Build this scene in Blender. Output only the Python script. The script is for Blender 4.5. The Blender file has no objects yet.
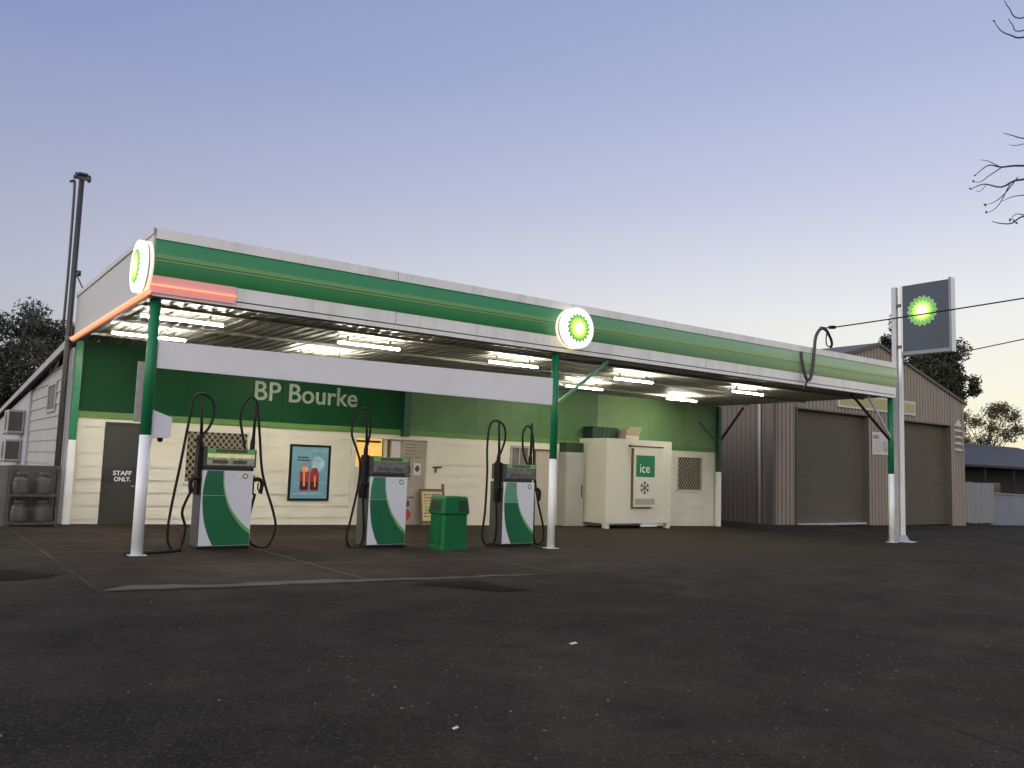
import bpy, bmesh, math, random
from mathutils import Vector, Matrix
random.seed(7)
R = math.radians
sc = bpy.context.scene
COL = sc.collection
V = Vector

# ------------------------------------------------------------------ helpers
GK = 0.01517
def g(x):                                   # the forecourt falls gently towards the sheds
    return -GK * max(-6.0, min(75.0, x))

def lin(c):
    return tuple((v / 12.92 if v <= 0.04045 else ((v + 0.055) / 1.055) ** 2.4) for v in c)

def wloc(o):
    p = V((0, 0, 0))
    while o is not None:
        p += o.location
        o = o.parent
    return p

class MB:
    def __init__(s):
        s.bm = bmesh.new()
    def face(s, pts, mi=0):
        try:
            f = s.bm.faces.new([s.bm.verts.new(p) for p in pts])
            f.material_index = mi
            return f
        except ValueError:
            return None
    def box(s, x0, x1, y0, y1, z0, z1, mi=0):
        v = [s.bm.verts.new((x, y, z)) for x in (x0, x1) for y in (y0, y1) for z in (z0, z1)]
        for q in ((0, 1, 3, 2), (4, 6, 7, 5), (0, 4, 5, 1), (2, 3, 7, 6), (0, 2, 6, 4), (1, 5, 7, 3)):
            s.bm.faces.new([v[i] for i in q]).material_index = mi
        return s
    def obox(s, c, ax, ay, az, mi=0):
        c = V(c); ax = V(ax); ay = V(ay); az = V(az)
        v = [s.bm.verts.new(c + a * ax + b * ay + d * az) for a in (-1, 1) for b in (-1, 1) for d in (-1, 1)]
        for q in ((0, 1, 3, 2), (4, 6, 7, 5), (0, 4, 5, 1), (2, 3, 7, 6), (0, 2, 6, 4), (1, 5, 7, 3)):
            s.bm.faces.new([v[i] for i in q]).material_index = mi
        return s
    def bar(s, a, b, w, h, up=(0, 0, 1), mi=0):
        a = V(a); b = V(b); d = b - a; L = d.length; d = d / L
        u = V(up); sd = d.cross(u)
        if sd.length < 1e-4: sd = d.cross(V((1, 0, 0)))
        sd.normalize(); u = sd.cross(d)
        return s.obox((a + b) / 2, d * L / 2, sd * w / 2, u * h / 2, mi)
    def prism(s, pts, vec, mi=0):
        vec = V(vec); n = len(pts)
        a = [s.bm.verts.new(V(p)) for p in pts]; b = [s.bm.verts.new(V(p) + vec) for p in pts]
        s.bm.faces.new(a).material_index = mi
        s.bm.faces.new(b[::-1]).material_index = mi
        for i in range(n):
            s.bm.faces.new([a[i], b[i], b[(i + 1) % n], a[(i + 1) % n]]).material_index = mi
        return s
    def tube(s, pts, r, n=8, mi=0):
        pts = [V(p) for p in pts]; N = len(pts)
        rs = r if isinstance(r, (list, tuple)) else [r] * N
        rings = []; u = None
        for i, p in enumerate(pts):
            t = (pts[min(i + 1, N - 1)] - pts[max(i - 1, 0)]).normalized()
            if u is None:
                u = t.orthogonal().normalized()
            else:
                u = u - t * u.dot(t)
                u = u.normalized() if u.length > 1e-5 else t.orthogonal().normalized()
            w = t.cross(u)
            rings.append([s.bm.verts.new(p + (u * math.cos(6.28319 * k / n) + w * math.sin(6.28319 * k / n)) * rs[i]) for k in range(n)])
        for i in range(N - 1):
            for k in range(n):
                f = s.bm.faces.new([rings[i][k], rings[i][(k + 1) % n], rings[i + 1][(k + 1) % n], rings[i + 1][k]])
                f.material_index = mi; f.smooth = True
        s.bm.faces.new(rings[0][::-1]).material_index = mi
        s.bm.faces.new(rings[-1]).material_index = mi
        return s
    def lathe(s, c, prof, n=20, axis='z', mi=0):
        c = V(c); rings = []
        for r, h in prof:
            ring = []
            for k in range(n):
                a = 6.28319 * k / n
                p = {'z': V((r * math.cos(a), r * math.sin(a), h)), 'y': V((r * math.cos(a), h, r * math.sin(a))),
                     'x': V((h, r * math.cos(a), r * math.sin(a)))}[axis]
                ring.append(s.bm.verts.new(c + p))
            rings.append(ring)
        for i in range(len(prof) - 1):
            for k in range(n):
                f = s.bm.faces.new([rings[i][k], rings[i][(k + 1) % n], rings[i + 1][(k + 1) % n], rings[i + 1][k]])
                f.material_index = mi; f.smooth = abs(prof[i][0] - prof[i + 1][0]) < 0.6 * abs(prof[i][1] - prof[i + 1][1])
        s.bm.faces.new(rings[0][::-1]).material_index = mi
        s.bm.faces.new(rings[-1]).material_index = mi
        return s
    def build(s, name, mats, parent=None, origin=None, bevel=0, smooth=False):
        bm = s.bm
        if bevel:
            ed = [e for e in bm.edges if len(e.link_faces) == 2 and e.calc_face_angle(0) > 0.6]
            bmesh.ops.bevel(bm, geom=ed, offset=bevel, segments=2, profile=0.6, affect='EDGES')
        bmesh.ops.recalc_face_normals(bm, faces=bm.faces[:])
        off = wloc(parent) if parent is not None else (V(origin) if origin is not None else V((0, 0, 0)))
        for v in bm.verts: v.co -= off
        if smooth:
            for f in bm.faces: f.smooth = True
        me = bpy.data.meshes.new(name); bm.to_mesh(me); bm.free()
        for m in (mats if isinstance(mats, (list, tuple)) else [mats]): me.materials.append(m)
        o = bpy.data.objects.new(name, me); COL.objects.link(o)
        if parent is not None: o.parent = parent
        elif origin is not None: o.location = origin
        return o

def tag(o, label=None, cat=None, group=None, kind=None):
    if label: o['label'] = label
    if cat: o['category'] = cat
    if group: o['group'] = group
    if kind: o['kind'] = kind
    return o
def thing(name, label, cat, loc, group=None):
    o = bpy.data.objects.new(name, None); COL.objects.link(o); o.location = loc
    o.empty_display_size = 0.2
    return tag(o, label, cat, group)
def copy_tree(o, parent=None):
    c = o.copy(); COL.objects.link(c)
    if parent is not None: c.parent = parent
    for ch in list(o.children): copy_tree(ch, c)
    return c
def spline(pts, n=8):
    P = [V(p) for p in pts]; P = [2 * P[0] - P[1]] + P + [2 * P[-1] - P[-2]]; out = []
    for i in range(1, len(P) - 2):
        for k in range(n):
            t = k / n; a, b, c, d = P[i - 1], P[i], P[i + 1], P[i + 2]
            out.append(0.5 * ((2 * b) + (c - a) * t + (2 * a - 5 * b + 4 * c - d) * t * t + (3 * b - a - 3 * c + d) * t ** 3))
    out.append(P[-2]); return out

def text_mesh(name, body, x, y, z, w, h, m, parent, axis='-y', depth=0.012, bold=0.0, align='L'):
    """Lettering of width w and height h, its lower corner at (x, y, z), facing -y or -x."""
    cu = bpy.data.curves.new(name + '_curve', 'FONT'); cu.body = body; cu.offset = bold; cu.extrude = 0.02; cu.size = 1
    cu.resolution_u = 4
    to = bpy.data.objects.new(name + '_tmp', cu); COL.objects.link(to)
    dg = bpy.context.evaluated_depsgraph_get(); dg.update()
    me = bpy.data.meshes.new_from_object(to.evaluated_get(dg))
    bpy.data.objects.remove(to); bpy.data.curves.remove(cu)
    xs = [v.co.x for v in me.vertices]; ys = [v.co.y for v in me.vertices]
    x0, x1, y0, y1 = min(xs), max(xs), min(ys), max(ys)
    off = wloc(parent)
    for v in me.vertices:
        a = (v.co.x - x0) / (x1 - x0) * w; b = (v.co.y - y0) / (y1 - y0) * h; d = (0.02 - v.co.z) / 0.04 * depth - depth
        p = V((x + a, y + d, z + b)) if axis == '-y' else V((x + d, y - a, z + b))
        v.co = p - off
    me.name = name; me.materials.clear(); me.materials.append(m)
    o = bpy.data.objects.new(name, me); COL.objects.link(o); o.parent = parent
    return o

# ------------------------------------------------------------------ materials
def base_mat(name):
    m = bpy.data.materials.new(name); m.use_nodes = True
    nt = m.node_tree; return m, nt, nt.nodes['Principled BSDF'], nt.links
def M(name, col, rough=0.55, var=0.1, scale=2.5, metal=0.0, spec=0.5, bump=0.0, bscale=60, coat=0.0, coat_r=0.1, coat_ior=1.5, stain=None, stain_amt=0.0, stain_scale=1.2, stretch=(1, 1, 1)):
    m, nt, b, L = base_mat(name)
    tc = nt.nodes.new('ShaderNodeTexCoord'); mp = nt.nodes.new('ShaderNodeMapping'); mp.inputs['Scale'].default_value = stretch
    L.new(tc.outputs['Object'], mp.inputs['Vector'])
    n = nt.nodes.new('ShaderNodeTexNoise'); n.inputs['Scale'].default_value = scale; n.inputs['Detail'].default_value = 7; n.inputs['Roughness'].default_value = 0.62
    L.new(mp.outputs[0], n.inputs['Vector'])
    r = nt.nodes.new('ShaderNodeValToRGB'); r.color_ramp.elements[0].position = 0.3; r.color_ramp.elements[1].position = 0.7
    r.color_ramp.elements[0].color = tuple(c * (1 - var) for c in col) + (1,); r.color_ramp.elements[1].color = tuple(min(1, c * (1 + var)) for c in col) + (1,)
    L.new(n.outputs['Fac'], r.inputs[0]); out = r.outputs[0]
    if stain:
        n2 = nt.nodes.new('ShaderNodeTexNoise'); n2.inputs['Scale'].default_value = stain_scale; n2.inputs['Detail'].default_value = 8; n2.inputs['Roughness'].default_value = 0.7
        L.new(mp.outputs[0], n2.inputs['Vector'])
        r2 = nt.nodes.new('ShaderNodeMapRange'); r2.inputs[1].default_value = 0.5; r2.inputs[2].default_value = 0.72; r2.inputs[4].default_value = stain_amt
        L.new(n2.outputs['Fac'], r2.inputs[0])
        mx = nt.nodes.new('ShaderNodeMix'); mx.data_type = 'RGBA'; mx.inputs[7].default_value = tuple(stain) + (1,)
        L.new(r2.outputs[0], mx.inputs[0]); L.new(out, mx.inputs[6]); out = mx.outputs[2]
    L.new(out, b.inputs['Base Color'])
    rr = nt.nodes.new('ShaderNodeMapRange'); rr.inputs[3].default_value = max(0.02, rough - 0.08); rr.inputs[4].default_value = min(1, rough + 0.1)
    L.new(n.outputs['Fac'], rr.inputs[0]); L.new(rr.outputs[0], b.inputs['Roughness'])
    b.inputs['Metallic'].default_value = metal; b.inputs['Specular IOR Level'].default_value = spec
    b.inputs['Coat Weight'].default_value = coat; b.inputs['Coat Roughness'].default_value = coat_r; b.inputs['Coat IOR'].default_value = coat_ior
    if bump:
        nb = nt.nodes.new('ShaderNodeTexNoise'); nb.inputs['Scale'].default_value = bscale; nb.inputs['Detail'].default_value = 4
        L.new(mp.outputs[0], nb.inputs['Vector'])
        bp = nt.nodes.new('ShaderNodeBump'); bp.inputs['Strength'].default_value = bump; bp.inputs['Distance'].default_value = 0.01
        L.new(nb.outputs['Fac'], bp.inputs['Height']); L.new(bp.outputs[0], b.inputs['Normal'])
    return m
def EM(name, col, strength, base=(0.5, 0.5, 0.5), var=0.06, scale=6):
    m, nt, b, L = base_mat(name)
    b.inputs['Base Color'].default_value = tuple(base) + (1,); b.inputs['Roughness'].default_value = 0.35
    tc = nt.nodes.new('ShaderNodeTexCoord'); n = nt.nodes.new('ShaderNodeTexNoise'); n.inputs['Scale'].default_value = scale
    L.new(tc.outputs['Object'], n.inputs['Vector'])
    r = nt.nodes.new('ShaderNodeMapRange'); r.inputs[3].default_value = strength * (1 - var); r.inputs[4].default_value = strength * (1 + var)
    L.new(n.outputs['Fac'], r.inputs[0])
    b.inputs['Emission Color'].default_value = tuple(col) + (1,); L.new(r.outputs[0], b.inputs['Emission Strength'])
    return m

def asphalt_mat(name, lo, hi, cracks=True, concrete=False):
    m, nt, b, L = base_mat(name)
    tc = nt.nodes.new('ShaderNodeTexCoord'); P = tc.outputs['Object']
    def noise(s, d=6, r=0.6, src=P, dist=0.0):
        n = nt.nodes.new('ShaderNodeTexNoise'); n.inputs['Scale'].default_value = s; n.inputs['Detail'].default_value = d; n.inputs['Roughness'].default_value = r
        n.inputs['Distortion'].default_value = dist
        L.new(src, n.inputs['Vector']); return n.outputs['Fac']
    def rng(src, a, c, d, e):
        r = nt.nodes.new('ShaderNodeMapRange'); r.inputs[1].default_value = a; r.inputs[2].default_value = c; r.inputs[3].default_value = d; r.inputs[4].default_value = e
        L.new(src, r.inputs[0]); return r.outputs[0]
    def mix(f, a, c, mode='MIX'):
        x = nt.nodes.new('ShaderNodeMix'); x.data_type = 'RGBA'; x.blend_type = mode
        for sock, val in ((0, f), (6, a), (7, c)):
            if isinstance(val, (int, float)): x.inputs[sock].default_value = val
            elif isinstance(val, tuple): x.inputs[sock].default_value = val + (1,)
            else: L.new(val, x.inputs[sock])
        return x.outputs[2]
    big = rng(noise(0.22, 5, 0.6, dist=0.6), 0.35, 0.68, 0, 1)
    col = mix(big, lo, hi)
    mid = rng(noise(1.3, 8, 0.68), 0.32, 0.7, 0.62, 1.35)
    cmb = nt.nodes.new('ShaderNodeCombineColor')
    for i in range(3): L.new(mid, cmb.inputs[i])
    col = mix(1.0, col, cmb.outputs[0], 'MULTIPLY')
    # worn patches where pale stone shows through
    worn = rng(noise(0.35, 9, 0.75, dist=1.0), 0.52, 0.70, 0, 0.75)
    fine = rng(noise(38, 4, 0.75), 0.48, 0.66, 0, 1)
    mm = nt.nodes.new('ShaderNodeMath'); mm.operation = 'MULTIPLY'; L.new(worn, mm.inputs[0]); L.new(fine, mm.inputs[1])
    col = mix(mm.outputs[0], col, (0.11, 0.095, 0.075))
    # aggregate speckle
    vo = nt.nodes.new('ShaderNodeTexVoronoi'); vo.inputs['Scale'].default_value = 75; L.new(P, vo.inputs['Vector'])
    sp = nt.nodes.new('ShaderNodeSeparateColor'); L.new(vo.outputs['Color'], sp.inputs[0])
    col = mix(rng(sp.outputs[0], 0.80, 1.0, 0, 0.6 if not concrete else 0.25), col, (0.10, 0.09, 0.078))
    # oil drips and dark stains
    oil = rng(noise(0.7, 6, 0.6, dist=1.5), 0.55, 0.70, 0, 0.7)
    col = mix(oil, col, (0.022, 0.019, 0.016))
    if cracks:
        dn = nt.nodes.new('ShaderNodeTexNoise'); dn.inputs['Scale'].default_value = 1.4; dn.inputs['Detail'].default_value = 5; L.new(P, dn.inputs['Vector'])
        ad = nt.nodes.new('ShaderNodeMix'); ad.data_type = 'RGBA'; ad.inputs[0].default_value = 0.12; L.new(P, ad.inputs[6]); L.new(dn.outputs['Color'], ad.inputs[7])
        ve = nt.nodes.new('ShaderNodeTexVoronoi'); ve.feature = 'DISTANCE_TO_EDGE'; ve.inputs['Scale'].default_value = 0.33; L.new(ad.outputs[2], ve.inputs['Vector'])
        cr = rng(ve.outputs['Distance'], 0.0, 0.009, 0.8, 0.0)
        ms = nt.nodes.new('ShaderNodeMath'); ms.operation = 'MULTIPLY'; L.new(cr, ms.inputs[0]); L.new(rng(noise(0.18, 2), 0.46, 0.56, 0, 1), ms.inputs[1])
        col = mix(ms.outputs[0], col, (0.012, 0.012, 0.012))
    if concrete:                                   # tooled joints of the slab
        sx = nt.nodes.new('ShaderNodeSeparateXYZ'); L.new(P, sx.inputs[0])
        def joint(src, period, off):
            a = nt.nodes.new('ShaderNodeMath'); a.operation = 'ADD'; a.inputs[1].default_value = off; L.new(src, a.inputs[0])
            p = nt.nodes.new('ShaderNodeMath'); p.operation = 'PINGPONG'; p.inputs[1].default_value = period / 2; L.new(a.outputs[0], p.inputs[0])
            return rng(p.outputs[0], 0.0, 0.03, 0.95, 0.0)
        for src, per, off in ((sx.outputs[1], 2.3, 1.4), (sx.outputs[0], 3.4, 1.1)):
            col = mix(joint(src, per, off), col, (0.12, 0.10, 0.078))
        # the surface is worn and blackened towards the sheds: traffic dirt
        dm = nt.nodes.new('ShaderNodeMath'); dm.operation = 'ADD'; L.new(sx.outputs[0], dm.inputs[0])
        nn = rng(noise(0.5, 7, 0.7), 0.2, 0.8, -5, 5); L.new(nn, dm.inputs[1])
        
        ex = nt.nodes.new('ShaderNodeMath'); ex.operation = 'ADD'; ex.inputs[1].default_value = 1.15; L.new(sx.outputs[0], ex.inputs[0])
        ey = nt.nodes.new('ShaderNodeMath'); ey.operation = 'ADD'; ey.inputs[1].default_value = 3.68; L.new(sx.outputs[1], ey.inputs[0])
        em_ = nt.nodes.new('ShaderNodeMath'); em_.operation = 'MINIMUM'; L.new(ex.outputs[0], em_.inputs[0]); L.new(ey.outputs[0], em_.inputs[1])
        ea = nt.nodes.new('ShaderNodeMath'); ea.operation = 'ADD'; L.new(em_.outputs[0], ea.inputs[0]); L.new(rng(noise(0.8, 7, 0.7), 0.3, 0.7, -0.9, 0.9), ea.inputs[1])
        col = mix(rng(ea.outputs[0], -0.1, 0.5, 0.85, 0), col, (0.034, 0.0285, 0.0195))
        col = mix(rng(dm.outputs[0], 5.5, 11.5, 0, 1), col, tuple(0.5 * (a + c) for a, c in zip((0.0265, 0.0222, 0.0150), (0.050, 0.041, 0.028))))
    L.new(col, b.inputs['Base Color'])
    b.inputs['Roughness'].default_value = 0.92; b.inputs['Specular IOR Level'].default_value = 0.08
    ht = nt.nodes.new('ShaderNodeMath'); ht.operation = 'ADD'; L.new(noise(70, 4, 0.7), ht.inputs[0]); L.new(rng(noise(4, 4), 0, 1, 0, 0.8), ht.inputs[1])
    bp = nt.nodes.new('ShaderNodeBump'); bp.inputs['Strength'].default_value = 0.5 if not concrete else 0.25; bp.inputs['Distance'].default_value = 0.02
    L.new(ht.outputs[0], bp.inputs['Height']); L.new(bp.outputs[0], b.inputs['Normal'])
    return m

def glare_mix(m, pale):
    """Glare washing out the fascia, mixed into its colour, strongest at the far end."""
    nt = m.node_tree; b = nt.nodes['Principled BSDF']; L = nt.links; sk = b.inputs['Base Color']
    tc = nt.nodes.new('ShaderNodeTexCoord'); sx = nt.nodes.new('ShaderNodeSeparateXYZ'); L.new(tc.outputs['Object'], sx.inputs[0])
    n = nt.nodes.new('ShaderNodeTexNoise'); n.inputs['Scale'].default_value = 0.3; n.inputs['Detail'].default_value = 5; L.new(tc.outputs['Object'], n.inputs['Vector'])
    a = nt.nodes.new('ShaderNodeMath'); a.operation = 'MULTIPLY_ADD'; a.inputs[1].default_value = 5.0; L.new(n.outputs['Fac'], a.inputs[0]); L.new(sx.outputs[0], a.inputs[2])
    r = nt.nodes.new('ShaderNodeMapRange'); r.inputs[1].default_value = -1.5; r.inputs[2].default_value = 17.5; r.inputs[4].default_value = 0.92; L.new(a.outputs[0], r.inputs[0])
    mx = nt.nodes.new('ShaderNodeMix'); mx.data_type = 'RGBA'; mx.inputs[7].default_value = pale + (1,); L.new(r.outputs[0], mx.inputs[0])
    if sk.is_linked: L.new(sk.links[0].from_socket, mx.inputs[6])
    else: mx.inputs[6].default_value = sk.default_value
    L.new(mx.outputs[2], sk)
ASPHALT = asphalt_mat('asphalt', (0.0265, 0.0222, 0.0150), (0.0490, 0.0412, 0.0283))
PATCH = M('fresh_bitumen', (0.0085, 0.0078, 0.007), 0.95, 0.25, 6, spec=0.1, bump=0.5, bscale=70)
CONCRETE = asphalt_mat('forecourt_concrete', (0.023, 0.0165, 0.0118), (0.056, 0.040, 0.029), cracks=False, concrete=True)
CREAM = M('cream_paint', (0.65, 0.61, 0.52), 0.5, 0.06, 1.2, stain=(0.46, 0.42, 0.34), stain_amt=0.25, stain_scale=1.3, bump=0.06, bscale=40)
CREAM_OLD = M('weathered_white_paint', (0.33, 0.325, 0.32), 0.65, 0.12, 1.6, stain=(0.25, 0.23, 0.21), stain_amt=0.5, bump=0.1, bscale=30)
WHITE = M('white_paint', (0.80, 0.80, 0.79), 0.35, 0.04, 1.5, stain=(0.5, 0.48, 0.45), stain_amt=0.25, stain_scale=1.6, coat=0.3)
FASCIA_WHITE = M('fascia_white', (0.85, 0.83, 0.77), 0.3, 0.05, 1.2, stain=(0.45, 0.42, 0.37), stain_amt=0.45, stain_scale=1.0, stretch=(2.5, 1, 0.35), coat=0.6, coat_r=0.2, coat_ior=1.6)
WALLGREEN = M('green_sheet', (0.004, 0.046, 0.015), 0.5, 0.12, 0.8, spec=0.1, stain=(0.012, 0.068, 0.026), stain_amt=0.5, stain_scale=0.45)
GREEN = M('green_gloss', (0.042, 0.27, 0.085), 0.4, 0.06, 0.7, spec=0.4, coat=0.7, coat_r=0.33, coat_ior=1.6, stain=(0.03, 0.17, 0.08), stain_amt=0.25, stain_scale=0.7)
glare_mix(GREEN, (0.64, 0.74, 0.44))  # sky glare along the fascia painted into the green
POSTGREEN = M('green_post_paint', (0.009, 0.17, 0.07), 0.45, 0.08, 3, spec=0.3, coat=0.15, coat_r=0.2)
LIME = M('lime_trim', (0.085, 0.185, 0.035), 0.45, 0.1, 1.5)
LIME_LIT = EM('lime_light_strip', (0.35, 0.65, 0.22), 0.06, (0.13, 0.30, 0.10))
glare_mix(LIME_LIT, (0.46, 0.56, 0.25))  # the same glare painted into the lime strip
DARKLINE = M('dark_groove', (0.02, 0.035, 0.02), 0.7, 0.1)
SOFFIT = M('soffit_steel', (0.26, 0.248, 0.222), 0.5, 0.12, 0.8, stain=(0.16, 0.14, 0.12), stain_amt=0.5, stain_scale=0.5, metal=0.0)
ROOFM = M('roof_steel', (0.32, 0.32, 0.33), 0.5, 0.12, 0.6, metal=0.3)
DOORGREY = M('door_grey', (0.028, 0.029, 0.023), 0.45, 0.12, 2, stain=(0.05, 0.05, 0.04), stain_amt=0.4)
BLACK = M('black_rubber', (0.009, 0.0085, 0.008), 0.6, 0.2, 8, spec=0.2)
DARKMETAL = M('dark_grey_metal', (0.055, 0.054, 0.050), 0.45, 0.15, 3, stain=(0.09, 0.085, 0.075), stain_amt=0.4)
STEEL = M('galvanised_steel', (0.38, 0.39, 0.40), 0.45, 0.12, 4, metal=0.6)
GREYPOLE = M('grey_pole_paint', (0.44, 0.44, 0.46), 0.45, 0.08, 1.5, stain=(0.3, 0.28, 0.26), stain_amt=0.35)
PUMPWHITE = M('pump_white', (0.70, 0.69, 0.71), 0.3, 0.03, 3, coat=0.5, stain=(0.5, 0.47, 0.43), stain_amt=0.2, stain_scale=3)
PUMPGREEN = M('pump_green', (0.006, 0.125, 0.045), 0.3, 0.06, 3, coat=0.6)
PUMPLIME = M('pump_lime', (0.17, 0.42, 0.12), 0.3, 0.06, 3, coat=0.4)
BINGREEN = M('bin_green', (0.005, 0.115, 0.033), 0.5, 0.1, 3, spec=0.25, stain=(0.010, 0.09, 0.03), stain_amt=0.4, bump=0.05, bscale=120)
BINDARK = M('bin_opening', (0.012, 0.03, 0.016), 0.7, 0.1)
ICEWHITE = M('ice_box_enamel', (0.60, 0.58, 0.50), 0.4, 0.05, 1, stain=(0.45, 0.39, 0.31), stain_amt=0.35, stain_scale=1.0)
ICEGREY = M('cabinet_grey', (0.33, 0.33, 0.30), 0.5, 0.08, 1.3)
SIGNGREEN = M('ice_sign_green', (0.01, 0.16, 0.07), 0.4, 0.05, 4)
DARKSIGN = M('dark_graphic', (0.03, 0.05, 0.04), 0.5, 0.1)
LETTER = M('letter_white', (0.27, 0.32, 0.25), 0.4, 0.05, 4)
WHITELETTER = EM('white_vinyl', (1, 1, 1), 0.05, (0.8, 0.8, 0.8))
GLASSDARK = M('dark_window_glass', (0.06, 0.048, 0.032), 0.12, 0.5, 2.2, spec=0.7)
GLASSGREY = M('grey_window_glass', (0.17, 0.16, 0.14), 0.15, 0.25, 2.0, spec=0.7)
MESHM = M('grille_steel', (0.36, 0.31, 0.23), 0.5, 0.15, 6, metal=0.3)
TIMBER = M('brown_timber', (0.10, 0.065, 0.035), 0.6, 0.25, 3, stretch=(6, 6, 0.6))
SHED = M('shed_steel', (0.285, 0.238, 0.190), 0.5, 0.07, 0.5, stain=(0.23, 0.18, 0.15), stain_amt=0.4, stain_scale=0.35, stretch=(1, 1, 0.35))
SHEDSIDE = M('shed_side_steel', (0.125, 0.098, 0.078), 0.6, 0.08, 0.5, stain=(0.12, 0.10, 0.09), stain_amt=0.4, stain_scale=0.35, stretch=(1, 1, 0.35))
ROLLER = M('roller_door_steel', (0.155, 0.142, 0.104), 0.42, 0.08, 0.6, stain=(0.11, 0.095, 0.075), stain_amt=0.4, stain_scale=0.5)
SHEDTRIM = M('shed_trim', (0.10, 0.085, 0.068), 0.5, 0.1)
INTERIOR = M('dark_interior', (0.03, 0.027, 0.024), 0.8, 0.1)
CARD = M('cardboard', (0.42, 0.36, 0.28), 0.75, 0.1, 4, bump=0.1)
CRATE = M('dark_green_crate', (0.010, 0.035, 0.018), 0.5, 0.15, 5)
YELLOWSIGN = M('faded_yellow_sign', (0.42, 0.38, 0.16), 0.45, 0.08, 1.5)
PAPER = M('notice_paper', (0.62, 0.58, 0.54), 0.6, 0.05, 3)
GREYPAPER = M('faded_notice', (0.33, 0.29, 0.24), 0.6, 0.12, 2.5)
INK = M('printed_ink', (0.06, 0.05, 0.05), 0.6, 0.3, 9)
REDINK = M('red_print', (0.42, 0.07, 0.05), 0.5, 0.25, 8)
MENU = M('yellow_menu_board', (0.52, 0.43, 0.20), 0.55, 0.12, 6)
POSTERBLUE = M('poster_blue', (0.16, 0.33, 0.43), 0.3, 0.12, 3, coat=0.4)
POSTERPALE = M('poster_pale_blue', (0.35, 0.55, 0.62), 0.35, 0.3, 7)
CANRED = M('poster_drink_red', (0.30, 0.03, 0.02), 0.35, 0.35, 9)
CANDARK = M('poster_drink_dark', (0.05, 0.012, 0.008), 0.35, 0.3, 9)
CANPINK = M('poster_drink_pale', (0.75, 0.32, 0.22), 0.35, 0.2, 9)
GASGREY = M('gas_bottle_paint', (0.085, 0.09, 0.083), 0.45, 0.1, 5)
FENCEM = M('pale_fence_sheet', (0.24, 0.235, 0.23), 0.55, 0.12, 0.9, stain=(0.2, 0.19, 0.18), stain_amt=0.5, stretch=(1, 1, 0.4))
FENCEBLUE = M('grey_block_wall', (0.20, 0.21, 0.23), 0.7, 0.1, 1.0, bump=0.1)
ROOFBLUE = M('blue_grey_roof', (0.075, 0.078, 0.088), 0.75, spec=0.2, var=0.08, scale=0.6)
HOUSEDARK = M('house_wall', (0.03, 0.027, 0.025), 0.7, 0.15, 0.7)
BARK = M('bark', (0.075, 0.060, 0.048), 0.85, 0.3, 2.5, bump=0.5, bscale=12)
TWIG = M('bare_bark', (0.045, 0.036, 0.034), 0.85, 0.3, 6, bump=0.3, bscale=20)
LEAF = [M('gum_leaf_' + n, c, 0.6, 0.3, 3) for n, c in (('dark', (0.028, 0.032, 0.018)), ('mid', (0.055, 0.058, 0.033)), ('pale', (0.20, 0.19, 0.15)))]
LEAFD = [M('dense_leaf_' + n, c, 0.65, 0.3, 3) for n, c in (('dark', (0.014, 0.018, 0.009)), ('mid', (0.03, 0.034, 0.018)), ('pale', (0.045, 0.048, 0.026)))]
LEAFF = [M('far_leaf_' + n, c, 0.6, 0.3, 3) for n, c in (('dark', (0.05, 0.045, 0.02)), ('mid', (0.10, 0.085, 0.035)), ('pale', (0.15, 0.125, 0.055)))]
SIGNGREY = M('sign_face_grey', (0.068, 0.080, 0.104), 0.55, 0.06, 0.8, spec=0.2)
TUBE = EM('fluorescent_tube', (1.0, 0.955, 0.78), 195.0, (0.9, 0.9, 0.9), 0.02)
DISCWHITE = EM('lightbox_white', (0.97, 1.0, 0.92), 0.9, (0.8, 0.8, 0.8), 0.02)
DISCRIM = EM('lightbox_rim', (1.0, 0.90, 0.66), 0.7, (0.8, 0.78, 0.7), 0.02)
DISCGAP = M('lightbox_gap', (0.28, 0.22, 0.19), 0.6, 0.1)
LED = EM('red_led', (1.0, 0.20, 0.09), 2.2, (0.8, 0.3, 0.2), 0.04)
LEDGLOW = EM('red_led_glow', (1.0, 0.30, 0.26), 0.26, (0.62, 0.36, 0.35), 0.05)
ORANGE = EM('lit_shop_interior', (1.0, 0.60, 0.16), 0.85, (0.5, 0.3, 0.1), 0.45, 3.5)
SCREENLIT = EM('lit_pump_screen', (0.85, 0.85, 0.35), 0.42, (0.3, 0.3, 0.15), 0.6, 14)
SCREENDIM = M('dim_pump_screen', (0.14, 0.145, 0.14), 0.2, 0.4, 9, spec=0.7)
SCREENPALE = M('pale_pump_screen', (0.36, 0.36, 0.28), 0.25, 0.45, 16)
LCD = M('lcd_digits', (0.09, 0.085, 0.05), 0.3, 0.3, 20)
H = [EM('emblem_' + n, c, s, (0.2, 0.3, 0.1), 0.03) for n, c, s in (
    ('dark_green', (0.0, 0.19, 0.025), 0.8), ('green', (0.07, 0.50, 0.03), 0.95), ('lime', (0.40, 0.85, 0.05), 1.0),
    ('yellow', (0.85, 0.97, 0.14), 1.05), ('pale_yellow', (1.0, 1.0, 0.5), 1.15), ('white', (1.0, 1.0, 0.93), 1.3))]
HOFF = [M('emblem_unlit_' + n, c, 0.4, 0.05) for n, c in (('green', (0.05, 0.20, 0.05)), ('lime', (0.4, 0.5, 0.15)), ('white', (0.75, 0.75, 0.7)))]

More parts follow.
